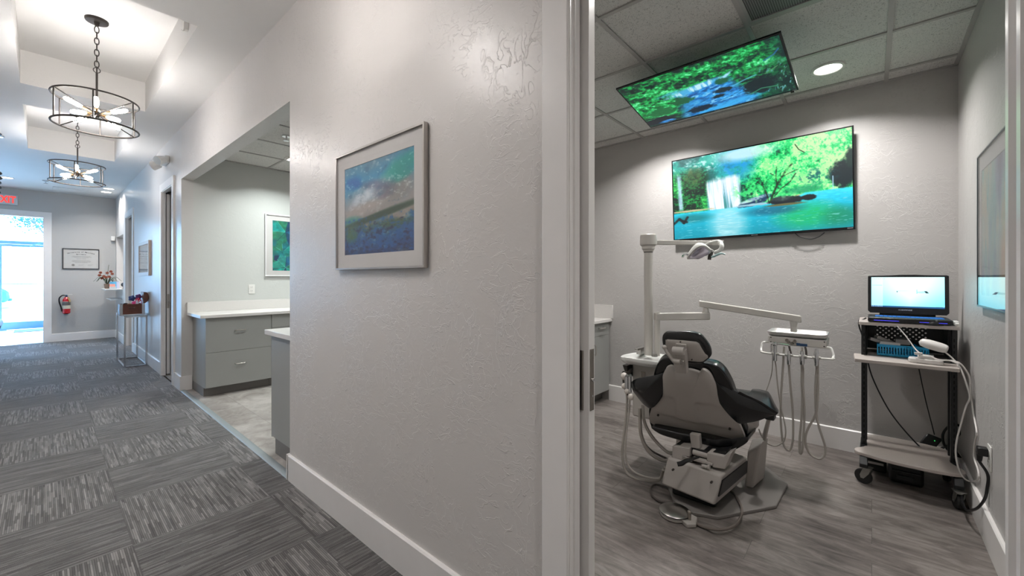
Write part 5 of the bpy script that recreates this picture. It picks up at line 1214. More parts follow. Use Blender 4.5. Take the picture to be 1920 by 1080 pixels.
q = [(*(a.lerp(c_, .28)+e*.3), .13), (*(b_.lerp(d__, .28)+e*.3), .13), (*(b_.lerp(d__, .80)+e*.3), .215), (*(a.lerp(c_, .80)+e*.3), .215)]; q2 = [(x-e.x, y-e.y, z) for x, y, z in q]
m._add(q+q2, [(0, 1, 2, 3), (7, 6, 5, 4), (0, 4, 5, 1), (1, 5, 6, 2), (2, 6, 7, 3), (3, 7, 4, 0)]); m.build('side_louvre', black, chair)
for x, y in ((1261.5, 881), (1333.5, 904.5)): p = onX(x, y, 2.42 if x < 1300 else 2.395); MB().cyl(p+Vector((.01, 0, 0)), p+Vector((-.004, 0, 0)), .006, seg=14).build('screw', mat('screw_dark', '', 0), chair)
MB().box(2.48, 2.75, .66, .90, .022, .09).build('lift_pump', black, chair, bevel=.01)
MB().box(2.60, 3.0, .70, .92, .23, .31).build('lift_arm', beige, chair, bevel=.01)
hexa([Vector(p) for p in ((2.865, .595), (2.865, .548), (3.07, .520), (3.07, .585))], [Vector(p) for p in ((2.85, .575), (2.85, .505), (2.96, .48), (2.96, .57))], .022, (.24, .315, .335, .30)).build('link_cover', beige, chair, bevel=.012, seg=3)
pl = [(2.414, .628), (2.751, .408), (3.086, .398), (3.27, .545), (3.27, .95), (3.12, 1.08), (2.88, 1.08), (2.62, .99), (2.42, .87), (2.36, .76)]
MB().prism(pl, .0005, .02, 'z').build('base_plate', mat('plate_grey', '7d7875', .45), chair, bevel=.004)
# foot control with its cable
t = thing('foot_control', 'round metal foot control disc on the floor behind the dental chair', 'foot control', (2.30, .80, 0))
fc = onZ(1265, 957, .03)
MB().lathe([(.075, .002), (.078, .012), (.070, .02), (.03, .022)], (fc.x, fc.y, 0), 36).prism([(fc.x-.03, fc.y-.03), (fc.x-.075, fc.y-.09), (fc.x-.04, fc.y-.125), (fc.x+.03, fc.y-.11), (fc.x+.055, fc.y-.04)], .002, .022, 'z').build('base', beige, t, bevel=.003)
MB().lathe([(.066, .018), (.080, .026), (.081, .031), (.074, .036), (.045, .046), (.015, .050), (.001, .0505)], (fc.x, fc.y, 0), 40).build('disc', mat('pedal_metal', 'a8a5a1', .28, 1.0), t, ang=60)
MB().cyl((fc.x-.02, fc.y-.085, .02), (fc.x-.02, fc.y-.085, .055), .009).sphere((fc.x-.02, fc.y-.085, .06), .012, 12, 8).build('knob', nickel, t)
cab = [onZ(x, y, .012 if x < 1330 else .030) for x, y in ((1297, 977), (1320, 988), (1348, 993), (1372, 988), (1386, 975), (1391, 955), (1383, 935), (1371, 921), (1360, 913))]
MB().tube(cab, .0075, 8).build('cable', mat('cable_taupe', '6f6660', .5), t)
cab = [onZ(x, y, .012) for x, y in ((1262, 946), (1240, 941), (1225, 931), (1220, 918), (1227, 909), (1242, 911), (1262, 921))]+[Vector((2.50, .88, .026)), Vector((2.58, .84, .03))]
MB().tube(cab, .006, 8).build('cable', hose_d, t)

# ------------------------------------------------------------------ delivery unit: post, light arm, tray arm, cuspidor, suction
unit = thing('dental_delivery_unit', 'beige post left of the dental chair carrying the lamp arm, tray arm and cuspidor', 'dental unit', (2.9, 1.22, 0))
PX_, PY_ = 2.90, 1.222
MB().cyl((PX_, PY_, .755), (PX_, PY_, 1.53), .030, seg=32).build('post', beige2, unit)
MB().lathe([(.034, 1.505), (.038, 1.52), (.046, 1.525), (.046, 1.545), (.058, 1.555), (.060, 1.575), (.056, 1.625), (.048, 1.632), (.001, 1.634)], (PX_, PY_, 0), 36).build('post_head', beige2, unit, ang=40)
MB().cyl((PX_, PY_, 1.498), (PX_, PY_, 1.508), .0315, seg=32).build('collar', mat('collar_dark', '5c5652', .5), unit)
rt = Vector((RT[0], RT[1], 0)); fwv = Vector((FW[0], FW[1], 0))
P0 = Vector((PX_, PY_, 0)); E1 = P0+rt*.555+fwv*.02
def bar(m, a, b_, w_, z0a, z1a, z0b, z1b):
    a = Vector(a); b_ = Vector(b_); s_ = Vector((-(b_-a).y, (b_-a).x, 0)).normalized()*w_/2
    v = [(*(a+s_)[:2], z0a), (*(a-s_)[:2], z0a), (*(a-s_)[:2], z1a), (*(a+s_)[:2], z1a), (*(b_+s_)[:2], z0b), (*(b_-s_)[:2], z0b), (*(b_-s_)[:2], z1b), (*(b_+s_)[:2], z1b)]
    return m._add(v, [(0, 1, 2, 3), (7, 6, 5, 4), (0, 4, 5, 1), (1, 5, 6, 2), (2, 6, 7, 3), (3, 7, 4, 0)])
m = MB(); bar(m, P0+rt*.02, P0+rt*.46+fwv*.015, .035, 1.555, 1.588, 1.556, 1.586); la = m.build('lamp_arm', beige2, unit, bevel=.005)
m = MB(); a = P0+rt*.46+fwv*.015; b_ = E1
bar(m, a, a+rt*.07, .03, 1.554, 1.590, 1.552, 1.590); bar(m, a+rt*.07, b_, .012, 1.578, 1.590, 1.578, 1.590); bar(m, a+rt*.07, b_, .012, 1.552, 1.563, 1.552, 1.563); m.build('arm_fork', beige2, unit, bevel=.002)
# lamp head
lamp_t = unit
def LP(x, y, d): # point at forward distance d
    a = ray(x, y); return Vector((a[0]*d, a[1]*d, EYE+a[2]*d))
D = 2.93
m = MB(); m.tube([LP(1340, 474, D), LP(1350, 469, D-.03), LP(1353.5, 461, D-.04), LP(1351, 454, D), LP(1345, 452, D+.03), LP(1330, 455, D+.05), LP(1320, 459.5, D+.05)], .011, 10, rads=[.014, .015, .014, .012, .010, .007, .006]); m.tube([LP(1321, 459, D+.02), LP(1330, 466, D+.0), LP(1340, 472, D)], .006, 8); m.cyl(LP(1350, 453, D), LP(1352, 458, D+.0), .016); m.build('lamp_yoke', whitep, unit, ang=60)
MLp = basis(tuple(LP(1311, 475, D-.02)), tuple(rt), (Vector((0, 0, 1))*.62-fwv*.78).normalized()-rt*0)
L_px = [(1288, 484.5), (1292, 477), (1301, 467), (1310, 460.5), (1320, 459), (1327, 463), (1333, 468.5), (1331, 474), (1322, 479), (1310, 485), (1300, 484.5)]
Lo = smooth_loop([onM(x, y, MLp) for x, y in L_px], 3)
m = MB(); radial(m, Lo, MLp, lambda x, y, s_: .012-.006*s_, lambda x, y, s_: -.06*(1-s_**2)-.012, 6); lh = m.build('lamp_housing', whitep, unit, ang=60)
m = MB(); cxy = (sum(p[0] for p in Lo)/len(Lo), sum(p[1] for p in Lo)/len(Lo)); Li = [(cxy[0]+(p[0]-cxy[0])*.84, cxy[1]+(p[1]-cxy[1])*.80) for p in Lo]
radial(m, Li, MLp, lambda x, y, s_: .022-.008*s_**2, lambda x, y, s_: .003, 5); m.build('reflector', mat('lamp_reflector', 'd6cfe0', .12, .7), lh, ang=60)
MB().tube([LP(1290, 478, D-.05), LP(1286, 477, D-.06), LP(1281, 479.5, D-.08), LP(1279.5, 483, D-.09)], .008, 8, rads=[.006, .006, .008, .007]).build('lamp_grip', chrome, lh)
MB().tube([LP(1334, 482, D-.05), LP(1340, 480, D-.06), LP(1349, 476, D-.08), LP(1355, 475.5, D-.1), LP(1360, 477, D-.11)], .008, 8, rads=[.007, .008, .008, .006, .004]).build('lamp_grip', mat('grip_teal', 'a9c6c8', .3), lh)
MB().cyl(LP(1332, 470, D), LP(1330, 487, D), .012).cyl(LP(1336, 473, D-.02), LP(1331, 486, D-.02), .007).build('tilt_joint', mat('joint_dark', '3b3632', .4), lh)
# tray arm
P1 = P0+rt*.052+fwv*(-.035)
m = MB(); m.cyl((P1.x, P1.y, .755), (P1.x, P1.y, 1.068), .019, seg=24).build('side_post', beige2, unit)
E2 = P1+rt*.375+fwv*.03
m = MB(); bar(m, P1-rt*.018, E2+rt*.01, .045, 1.010, 1.062, 1.012, 1.066); m.build('fixed_arm', beige2, unit, bevel=.006)
m = MB(); J = E2-rt*.012; m.cyl((J.x, J.y, 1.066), (J.x, J.y, 1.10), .026, .014, 24).cyl((J.x, J.y, 1.10), (J.x, J.y, 1.115), .012, seg=16); m.build('arm_joint', beige2, unit)
E3 = Vector((3.305, .352, 0)); J0 = J+(J-E3).normalized()*.045
m = MB(); bar(m, J0, E3, .046, 1.105, 1.150, 1.018, 1.064); sa = m.build('spring_arm', beige2, unit, bevel=.006)
E4 = J0.lerp(E3, .9); E4 = J0+(E3-J0)*.935
MB().cyl((E4.x, E4.y, .99), (E4.x, E4.y, 1.03), .018, .024, 20).cyl((E4.x, E4.y, .955), (E4.x, E4.y, .995), .018, seg=20).build('arm_knuckle', beige2, unit)
dt = Vector((0, 1, 0))
MT_ = basis((E4.x, E4.y, .90), tuple(-dt), (0, 0, 1))      # local x to the right in view, z toward the camera
MF = MT_ @ Matrix.Translation((0, 0, .11))
def tq(x, y): return onM(1420+x/9.82, 590+y/9.82, MF)
bx = [tq(198, 385), tq(1280, 480), tq(1275, 560), tq(1268, 625), tq(1120, 615), tq(930, 595), tq(640, 575), tq(500, 535), tq(205, 498)]
m = MB(); m.prism(bx, -.20, 0, 'z', MF); hd = m.build('control_head', beige2, unit, bevel=.004)
for x, y in ((250, 415), (250, 495), (1235, 505), (1230, 585)): q = tq(x, y); MB().cyl(MF @ Vector((q[0], q[1], 0)), MF @ Vector((q[0], q[1], .003)), .004, seg=10).build('screw', mat('screw_dark', '', 0), hd)
m = MB()
for x, y in ((575, 500), (640, 530), (690, 490), (545, 470)): q = tq(x, y); m.cyl(MF @ Vector((q[0], q[1], 0)), MF @ Vector((q[0], q[1], .018)), .010, .008, 14)
m.build('control_knobs', nickel, hd)
m = MB()
for x, y in ((755, 545), (820, 555), (885, 560)): q = tq(x, y); m.box(q[0]-.010, q[0]+.010, q[1]-.008, q[1]+.008, 0, .008, MF)
m.build('toggle_buttons', mat('toggle_blue', '33527a', .4), hd)
hb = [tq(x, y) for x, y in ((205, 507), (130, 503), (98, 520), (90, 600), (105, 645), (160, 680), (700, 740), (1370, 795), (1400, 775), (1410, 740), (1375, 640), (1350, 612), (1285, 603))]
hz = [-.01, .005, .012, .03, .05, .055, .055, .055, .05, .03, .012, .005, -.01]
m = MB(); m.tube([MF @ Vector((q[0], q[1], z)) for q, z in zip(hb, hz)], .0062, 10, sub=4); m.build('holder_bar', whitep, hd)
m = MB()
for x, y in ((360, 697), (610, 722), (860, 742), (1110, 770)):
    q = tq(x, y)
    for s_ in (-1, 1): m.tube([MF @ Vector((q[0]+s_*.018, q[1], .055)), MF @ Vector((q[0]+s_*.014, q[1]+.006, .075)), MF @ Vector((q[0]+s_*.009, q[1]+.008, .088))], .006, 8)
    m.tube([MF @ Vector((q[0]-.018, q[1], .055)), MF @ Vector((q[0]+.018, q[1], .055))], .009, 8, smooth=False)
m.build('holders', whitep, hd)
# loose tray on top
q0, q1 = tq(190, 345), tq(1300, 445); zt_ = MF @ Vector((0, (q0[1]+q1[1])/2, 0))
tc_ = MF @ Vector(((q0[0]+q1[0])/2-.006, 0, -.11)); TZt = .5*((MF @ Vector((0, q0[1], 0))).z+(MF @ Vector((0, q1[1], 0))).z)
htop = (MF @ Vector((0, bx[0][1], 0))).z; htop = max((MF @ Vector((0, b_[1], 0))).z for b_ in bx[:2])
Mtray = basis((tc_.x, tc_.y, htop+.003), tuple(-dt), tuple(MF.to_3x3() @ Vector((0, 0, -1))))
wT = (q1[0]-q0[0]); m = MB(); sec = [(.93, .80, .001), (.955, .86, .004), (.985, .95, .018), (1.0, 1.0, .0285), (1.008, 1.02, .027), (.985, .945, .012), (.95, .84, .0)]
R0 = rrect(wT, .25, .045, 6); v = []; f = []; K = len(R0)
for sx, sy, z in sec: v += [(x*sx, y*sy, z) for x, y in R0]
for i in range(len(sec)-1):
    for k in range(K): f.append((i*K+k, i*K+(k+1) % K, (i+1)*K+(k+1) % K, (i+1)*K+k))
f.append(tuple(range(K))); f.append(tuple(range((len(sec)-1)*K, len(sec)*K)))
o = m._add(v, f, Mtray).build('instrument_tray', mat('polished_steel', 'e8e6e4', .42, .8), ang=50); tag(o, 'shiny stainless steel instrument tray on top of the delivery head', 'tray')
# instruments in the holders, each with its hose
def hx(x, y): return (1400+x/3.6, 580+y/3.6)
def hpts(L, z=.0):
    out = []
    for i, (x, y) in enumerate(L):
        q = onM(*hx(x, y), MF); out.append(MF @ Vector((q[0], q[1], z+.004*math.sin(i*1.7))))
    return out
def instrument(nm, lb, x, y0, y1, hose, rad, hr, cat='dental handpiece', grp='handpieces in the delivery head', syringe=False):
    qa = tq(x, y0); qb = tq(x, y1); a = MF @ Vector((qa[0], qa[1], .075)); b_ = MF @ Vector((qb[0], qb[1], .075))
    t = thing(nm, lb, cat, tuple(b_), 0, grp)
    m = MB(); d_ = b_-a
    if syringe:
        m.cyl(a, b_, rad*.9, rad, 14); m.sphere(a, rad*1.25, 14, 8); m.tube([a, a+(-dt)*.03+Vector((0, 0, .004)), a+(-dt)*.075+Vector((0, 0, .001))], .005, 8)
        m.tube([a+Vector((0, 0, -.006)), a+dt*.02+Vector((0, 0, -.002)), a+dt*.022+Vector((0, 0, -.05))], .004, 8)
    else:
        m.lathe([(rad*.55, 0), (rad*.7, .015), (rad, .03), (rad, .07), (rad*.8, .085), (rad*.8, d_.length)], (0, 0, 0), 16, Matrix.Translation(a) @ d_.to_track_quat('Z', 'Y').to_matrix().to_4x4())
    m.build('body', chrome, t)
    m = MB(); m.tube([b_]+hose, hr, 8, sub=5); m.build('hose', hose_m, t)
    return t
instrument('air_water_syringe', 'chrome air and water syringe in the leftmost holder', 360, 520, 815, hpts([(207, 380), (213, 450), (225, 560), (242, 660), (262, 740), (272, 810), (262, 870), (235, 895), (200, 905), (150, 890), (115, 850), (92, 795)], .05), .012, .0042, 'dental syringe', 'instruments in the delivery head', True)
instrument('dental_handpiece', 'handpiece with thick hose in the second holder from the left', 610, 640, 860, hpts([(293, 400), (300, 480), (306, 560), (316, 680), (320, 780), (318, 870), (305, 925), (290, 938), (272, 925), (252, 885), (240, 800), (236, 700), (240, 560), (252, 380), (258, 245)], .04), .011, .0064)
instrument('dental_handpiece', 'handpiece in the third holder, its two hose strands hanging close together', 850, 640, 885, hpts([(386, 400), (385, 500), (392, 600), (394, 720), (388, 850), (382, 930), (370, 962), (362, 940), (365, 850), (375, 740), (381, 600), (378, 480), (378, 360), (379, 250)], .04), .013, .0064)
instrument('dental_handpiece', 'handpiece in the rightmost holder with a wide drooping hose loop', 1110, 600, 905, hpts([(477, 400), (470, 500), (468, 600), (474, 700), (492, 780), (515, 850), (533, 915), (530, 965), (505, 992), (470, 988), (430, 960), (406, 910), (402, 850), (420, 790), (455, 730), (475, 680), (484, 600), (486, 500), (483, 390), (481, 290)], .04), .013, .0064)
o = MB().tube(hpts([(183, 240), (183, 300), (178, 400), (165, 460), (150, 510), (132, 555)], .03), .003, 6).build('thin_tube', hose_m, unit)
for s_ in (((290, 245), (297, 275), (303, 300)), ((397, 250), (404, 280), (404, 310), (400, 330))): MB().tube(hpts(s_, .02), .006, 8).build('short_hose', hose_d, unit)
# cuspidor with bowl, body, suction holder
cx_, cy_ = 2.80, 1.20
cz = .755
Z = [onZ(x, y, cz) for x, y in ((1170, 671), (1172, 668), (1185, 667), (1205, 667))]
out = [(2.70, 1.315), (2.69, 1.345), (2.71, 1.37), (2.80, 1.385), (2.92, 1.36), (2.99, 1.30), (3.0, 1.2), (2.97, 1.10), (2.90, 1.05), (2.80, 1.04), (2.72, 1.06), (2.69, 1.12), (2.685, 1.22)]
out = [(x, y-.025) for x, y in out]
m = MB(); radial(m, smooth_loop(out, 4), Matrix.Translation((0, 0, cz)), lambda x, y, s_: -.03*max(0, 1-(s_/.85)**4)+0, lambda x, y, s_: -.055+.035*s_**6, 8); m.build('cuspidor_bowl', mat('white_ceramic', 'f4f3f0', .15), unit, ang=50)
MB().box(2.80, 2.98, 1.10, 1.30, .32, .695).build('utility_body', beige2, unit, bevel=.012, seg=3)
MB().prism([(1.31, .60), (1.31, .69), (1.345, .69)], 2.74, 2.90, 'x').build('gusset', mat('joint_dark', '', 0), unit)
q = onX(1206, 702, 2.798); MB().box(2.793, 2.80, q.y-.016, q.y+.016, q.z-.02, q.z+.02).build('socket', nickel, unit, bevel=.003)
MB().box(2.86, 2.955, 1.262, 1.295, .757, .805).box(2.82, 2.87, 1.266, 1.291, .79, .805).cyl((2.86, 1.16, .757), (2.86, 1.16, .778), .022, .016).build('faucet', steel, unit, bevel=.002)
MB().tube([(2.90, 1.15, .34), (2.93, 1.05, .30), (2.93, .92, .28)], .03, 12).build('support_arm', beige2, unit)
# suction holder at the left edge
def SP_(x, y, X): return onX(1140+x/5.683, 640+y/5.683, X)
m = MB(); m.tube([SP_(165, 330, 2.62), SP_(165, 440, 2.60), SP_(205, 560, 2.56), SP_(245, 600, 2.52)], .006, 8); m.tube([SP_(250, 300, 2.78), SP_(215, 340, 2.70), SP_(165, 335, 2.62)], .012, 8, smooth=False); m.build('suction_bracket', mat('joint_dark', '', 0), unit)
kn = mat('ivory_plastic', 'd5cdc6', .4)
m = MB()
for x, y, X, r_ in ((172, 372, 2.60, .023), (172, 478, 2.58, .018), (200, 535, 2.56, .016), (243, 592, 2.53, .020)): m.sphere(SP_(x, y, X), r_, 18, 12, (1, 1, 1.1))
m.build('holder_knobs', kn, unit)
for k, (x, xa, lb) in enumerate(((197, 172, 'chrome suction handpiece, left of the pair beside the cuspidor'), (232, 190, 'chrome suction handpiece, right of the pair beside the cuspidor'))):
    top, bot = SP_(x, 375, 2.57), SP_(x+2, 545, 2.57)
    t = thing('suction_handpiece', lb, 'suction handpiece', tuple(bot), 0, 'suction handpieces beside the cuspidor')
    MB().cyl(top, bot, .012, .010, 16).cyl(top+Vector((0, 0, .001)), top+Vector((-.01, -.01, .012)), .011, .009, 14).build('body', chrome, t)
    if k == 0: L = [SP_(203, 640, 2.56), SP_(196, 760, 2.56), SP_(182, 900, 2.56)]+[onX(*p, 2.55) for p in ((1168, 830), (1167, 855), (1172, 880), (1184, 893), (1205, 900), (1235, 900))]+[Vector((2.50, .96, .14))]
    else: L = [SP_(232, 640, 2.56), SP_(225, 760, 2.56), SP_(200, 930, 2.55)]+[onX(*p, 2.54) for p in ((1173, 840), (1175, 865), (1188, 884), (1215, 895), (1240, 896))]+[Vector((2.50, .95, .16))]
    MB().tube([bot]+L, .0085 if k == 0 else .0065, 8).build('hose', hose_m, t)
L = [(1200, 765), (1200, 790), (1202, 815), (1212, 840), (1228, 856), (1248, 864)]
MB().tube([onX(x, y, 2.72) for x, y in L]+[Vector((2.62, .90, .2))], .013, 8).build('supply_hose', hose_m, unit)
MB().tube([onX(x+4, y-3, 2.76) for x, y in ((1197, 770), (1195, 800), (1199, 825), (1215, 846), (1236, 858), (1255, 866))]+[Vector((2.62, .88, .18))], .007, 8).build('supply_hose', hose_d, unit)
MB().tube([onX(x, y, 2.70) for x, y in ((1205, 760), (1208, 790), (1220, 815), (1240, 838), (1258, 850))]+[Vector((2.62, .86, .24))], .011, 8).build('supply_hose', hose_m, unit)
# ------------------------------------------------------------------ equipment cart with laptop, scanner, basket
lam = mat('speckled_laminate', 'b5aca6', .4, var=.10, scale=220)
frm = mat('cart_black', '17181a', .4)
t = thing('equipment_cart', 'black framed rolling cart with grey shelves in the right corner', 'cart', (3.66, -.16, 0))
yl, yr = .062, -.392
def slot_post(y, x0, x1, z0, z1):
    m = MB(); m.box(x0, x1, y-.014, y+.014, z0, z1).build('post', frm, t, bevel=.002)
    m = MB(); z = z0+.04
    while z < z1-.05: m.box(x0-.0012, x0, y-.003, y+.003, z, z+.02); z += .036
    m.build('slots', mat('slot_dark', '050505', .9), t)
pxl = onX(1620, 700, 3.62).y; pyr = onX(1789, 700, 3.62).y
slot_post(pxl, 3.62, 3.66, .13, 1.0); slot_post(pyr, 3.62, 3.66, .13, 1.0)
slot_post(pxl-.002, 3.74, 3.77, .13, 1.0); slot_post(pyr+.0, 3.74, 3.77, .13, 1.0)
MB().prism(rrect(.40, .462, .02), 0, .022, 'z', Matrix.Translation((3.78, -.165, 1.003))).build('top_shelf', lam, t, bevel=.003)
MB().prism([(3.42, .082), (3.42, -.375), (3.60, -.395), (3.66, -.395), (3.66, .092), (3.60, .092)], .778, .80, 'z').build('pull_out_shelf', lam, t, bevel=.003)
MB().prism(rrect(.34, .43, .01), 0, .018, 'z', Matrix.Translation((3.80, -.165, .782))).build('middle_shelf', lam, t, bevel=.003)
bs = [(3.46, .075), (3.44, .03), (3.415, -.06), (3.405, -.17), (3.41, -.28), (3.43, -.365), (3.46, -.40), (3.52, -.405), (3.62, -.36), (3.88, -.35), (3.88, .03), (3.62, .03), (3.52, .082)]
MB().prism(smooth_loop(bs, 4), .178, .20, 'z').build('bottom_shelf', lam, t, bevel=.005, seg=3, ang=50)
MB().box(3.62, 3.97, pxl-.012, pxl-.008, .805, 1.0).build('side_panel', frm, t); MB().box(3.62, 3.97, pyr+.008, pyr+.012, .805, 1.0).build('side_panel', frm, t)
def perf_mat():
    m, n, l, b = newmat('perforated_black'); g = N(n, 'NewGeometry'); mp = N(n, 'Mapping'); mp.inputs['Scale'].default_value = (0, 46, 46); mp.inputs['Rotation'].default_value = (R(45), 0, 0); l.new(g.outputs['Position'], mp.inputs['Vector'])
    fr = N(n, 'VectorMath', operation='FRACTION'); l.new(mp.outputs[0], fr.inputs[0]); s_ = N(n, 'VectorMath', operation='SUBTRACT'); s_.inputs[1].default_value = (0, .5, .5); l.new(fr.outputs[0], s_.inputs[0])
    ln = N(n, 'VectorMath', operation='LENGTH'); l.new(s_.outputs[0], ln.inputs[0]); lt = N(n, 'Math', operation='GREATER_THAN'); lt.inputs[1].default_value = .24; l.new(ln.outputs['Value'], lt.inputs[0])
    l.new(lt.outputs[0], b.inputs['Alpha']); b.inputs['Base Color'].default_value = (.008, .008, .009, 1); b.inputs['Roughness'].default_value = .5
    return m
MB().box(3.967, 3.969, -.285, -.02, .86, .985).build('perforated_panel', perf_mat(), t); 
m = MB(); m.box(3.966, 3.970, pyr+.012, -.285, .805, 1.0).box(3.966, 3.970, -.02, pxl-.012, .805, 1.0).box(3.966, 3.970, -.285, -.02, .805, .86).box(3.966, 3.970, -.285, -.02, .985, 1.0); m.build('back_panel', frm, t, smooth=False)
for y, s_ in ((pxl, 1), (pyr, -1)):
    MB().prism([(3.60, .20), (3.66, .20), (3.66, .15), (3.49, .112), (3.42, .112), (3.415, .135), (3.45, .177)], y-.02, y+.02, 'y').box(3.66, 3.86, y-.02, y+.02, .13, .177).build('foot', frm, t, bevel=.003)
casm = mat('zinc_plate', 'a3a39f', .3, .9); tyre = mat('rubber_black', '161616', .6)
for (x, y, a) in ((3.455, .02, 65), (3.415, -.372, 12), (3.83, .04, 10), (3.83, -.36, -20)):
    M = Matrix.Translation((x, y, 0)) @ Matrix.Rotation(R(a), 4, 'Z')
    c = MB(); c.prism(rrect(.05, .05, .008), .108, .112, 'z', M).cyl(M @ Vector((0, 0, .096)), M @ Vector((0, 0, .11)), .02, seg=18)
    for s_ in (-1, 1): c.prism([(-.022, .10), (.018, .10), (.034, .055), (.030, .036), (.014, .036), (-.014, .075)], s_*.0165-.0012, s_*.0165+.0012, 'y', M)
    c.cyl(M @ Vector((.022, -.02, .046)), M @ Vector((.022, .02, .046)), .005, seg=10); cs = c.build('caster', casm, t, smooth=True)
    w_ = MB(); w_.M = M; w_.cyl((.022, -.013, .0465), (.022, .013, .0465), .046, seg=32); w_.build('wheel', tyre, cs, bevel=.006, seg=3)

# laptop
def scr_mat(): return attrmat('laptop_screen', emit=1.7, rough=.25)
P = Paint(300, 150, 31); u, v = P.u, P.v
P.a = P.ramp(np.clip(1.1*abs(u-.55)+.7*v*v, 0, 1), [(0, 'f2fffe'), (.35, 'd4fdff'), (.7, '9fecfb'), (1, '7fdcf4')]); P.a = P.a*np.array([.93, 1, 1])
P.mix((u < .17)*1.0*np.clip(1, 0, 1)*.35*np.ones_like(u), 'e9ffff'); P.mix((u < .16)*(u > .015)*(v > .25)*(v < .285)*.8, '9fb6bd')
for v_ in (.06,): 
    for k in range(6): P.mix((abs(u-.05-.028*k) < .006)*(abs(v-v_) < .01)*.6, '86a0ac')
P.line([(.36, .455), (.56, .44)], .006, '8a9aa4', .6); P.line([(.2, .43), (.34, .43)], .005, 'b6c6cc', .5); P.mix(P.ell(.372, .48, .008, .02, .5), '3a4850'); P.line([(.64, .41), (.64, .53)], .008, '4a9a9a', .8); P.mix(P.poly([(.645, .47), (.73, .45), (.78, .50), (.70, .52), (.645, .51)])*.45, '6ab6c0'); P.mix(P.poly([(.735, .45), (.77, .45), (.80, .52), (.76, .52)])*.95, '1c2c34')
P.mix((v > .945)*1.0*np.ones_like(u)*.9, '123a66')
for k in range(7): P.mix((abs(u-.012-.024*k) < .005)*(abs(v-.97) < .012)*.9, 'c9e6ff')
P.mix((abs(u-.93) < .045)*(abs(v-.945) < .008)*.8, '48606c')
t = thing('laptop', 'open black gaming laptop with bright screen on the cart top shelf', 'laptop', (3.66, -.17, 1.0255))
LX = 3.80; ly0, ly1 = .020, -.372; zb_ = 1.0255
MB().box(3.575, 3.86, ly1+.004, ly0+.0, zb_+.004, zb_+.034).build('base', black, t, bevel=.008, seg=3)
m = MB()
for r_ in range(5):
    for c_ in range(15): m.box(3.64+.024*r_, 3.66+.024*r_, ly1+.035+.0215*c_, ly1+.0535+.0215*c_, zb_+.0345, zb_+.0365)
m.build('keyboard', mat('keys_reflection_glow', '1f5fb0', .4, emit=.35), t, smooth=False)  # blue reflection on the keys put in as a faint glow
m = MB(); m.box(3.5735, 3.5752, ly1+.03, ly1+.15, zb_+.013, zb_+.016).box(3.5735, 3.5752, ly0-.15, ly0-.03, zb_+.013, zb_+.016); m.build('edge_light', emis('edge_glow', '4a4cff', .8), t)
til = R(4)
Ml_ = basis((LX, ly0, 1.082), (0, -1, 0), (math.sin(til), 0, math.cos(til)))    # local z faces the camera
WL = ly0-ly1; HL = .252
m = MB(); m.prism([(.012, -.008), (WL-.012, -.008), (WL, .006), (WL, HL-.006), (WL-.01, HL-.002), (WL*.72, HL), (WL*.6, HL+.003), (WL*.4, HL+.003), (WL*.28, HL), (.01, HL-.002), (0, HL-.006), (0, .006)], -.014, 0, 'z', Ml_)
m.build('lid', black, t, bevel=.0025)
picture('screen', P, Ml_ @ Vector((.018, HL-.014, .0008)), (0, -1, 0), tuple(Ml_.to_3x3() @ Vector((0, -1, 0))), WL-.038, .205, scr_mat(), t)
text('logo', 'ALIENWARE', .011, Ml_ @ Matrix.Translation((WL*.48, .017, .0006)), mat('logo_silver', 'c4c8cc', .3), t, .0003, xs=1.0, bold=.0003, sp=1.15)
MB().cyl((3.825, ly0-.06, zb_+.036), (3.825, ly1+.06, zb_+.036), .013, seg=14).build('hinge', black, t)
MB().sphere(Ml_ @ Vector((WL*.5, HL-.003, .0006)), .002, 8, 6).build('webcam', mat('webcam_glass', '3a4048', .1), t)
mp = onZ(1756, 609, 1.0255)
t = thing('computer_mouse', 'black computer mouse on the shelf edge in front of the laptop', 'mouse', (3.60, -.275, 1.0255))
MB().sphere((3.597, -.285, 1.0255), .036, 24, 14, (.85, 1.25, .95)).build('shell', black, t); bmx = t.children[0]
_bm = bmesh.new(); _bm.from_mesh(bmx.data); bmesh.ops.bisect_plane(_bm, geom=_bm.verts[:]+_bm.edges[:]+_bm.faces[:], plane_co=(0, 0, 1.0262-bmx.location.z), plane_no=(0, 0, -1), clear_outer=True); _bm.to_mesh(bmx.data); _bm.free()
MB().cyl((3.578, -.300, 1.054), (3.578, -.292, 1.054), .007, seg=12).build('wheel', mat('mouse_wheel', '6d7074', .3), t)
o = MB().box(3.64, 3.70, -.396, -.374, 1.0258, 1.052).box(3.60, 3.64, -.394, -.378, 1.0258, 1.044).build('usb_adapter', whitep, bevel=.004); tag(o, 'small white adapter at the right end of the cart top shelf', 'adapter')
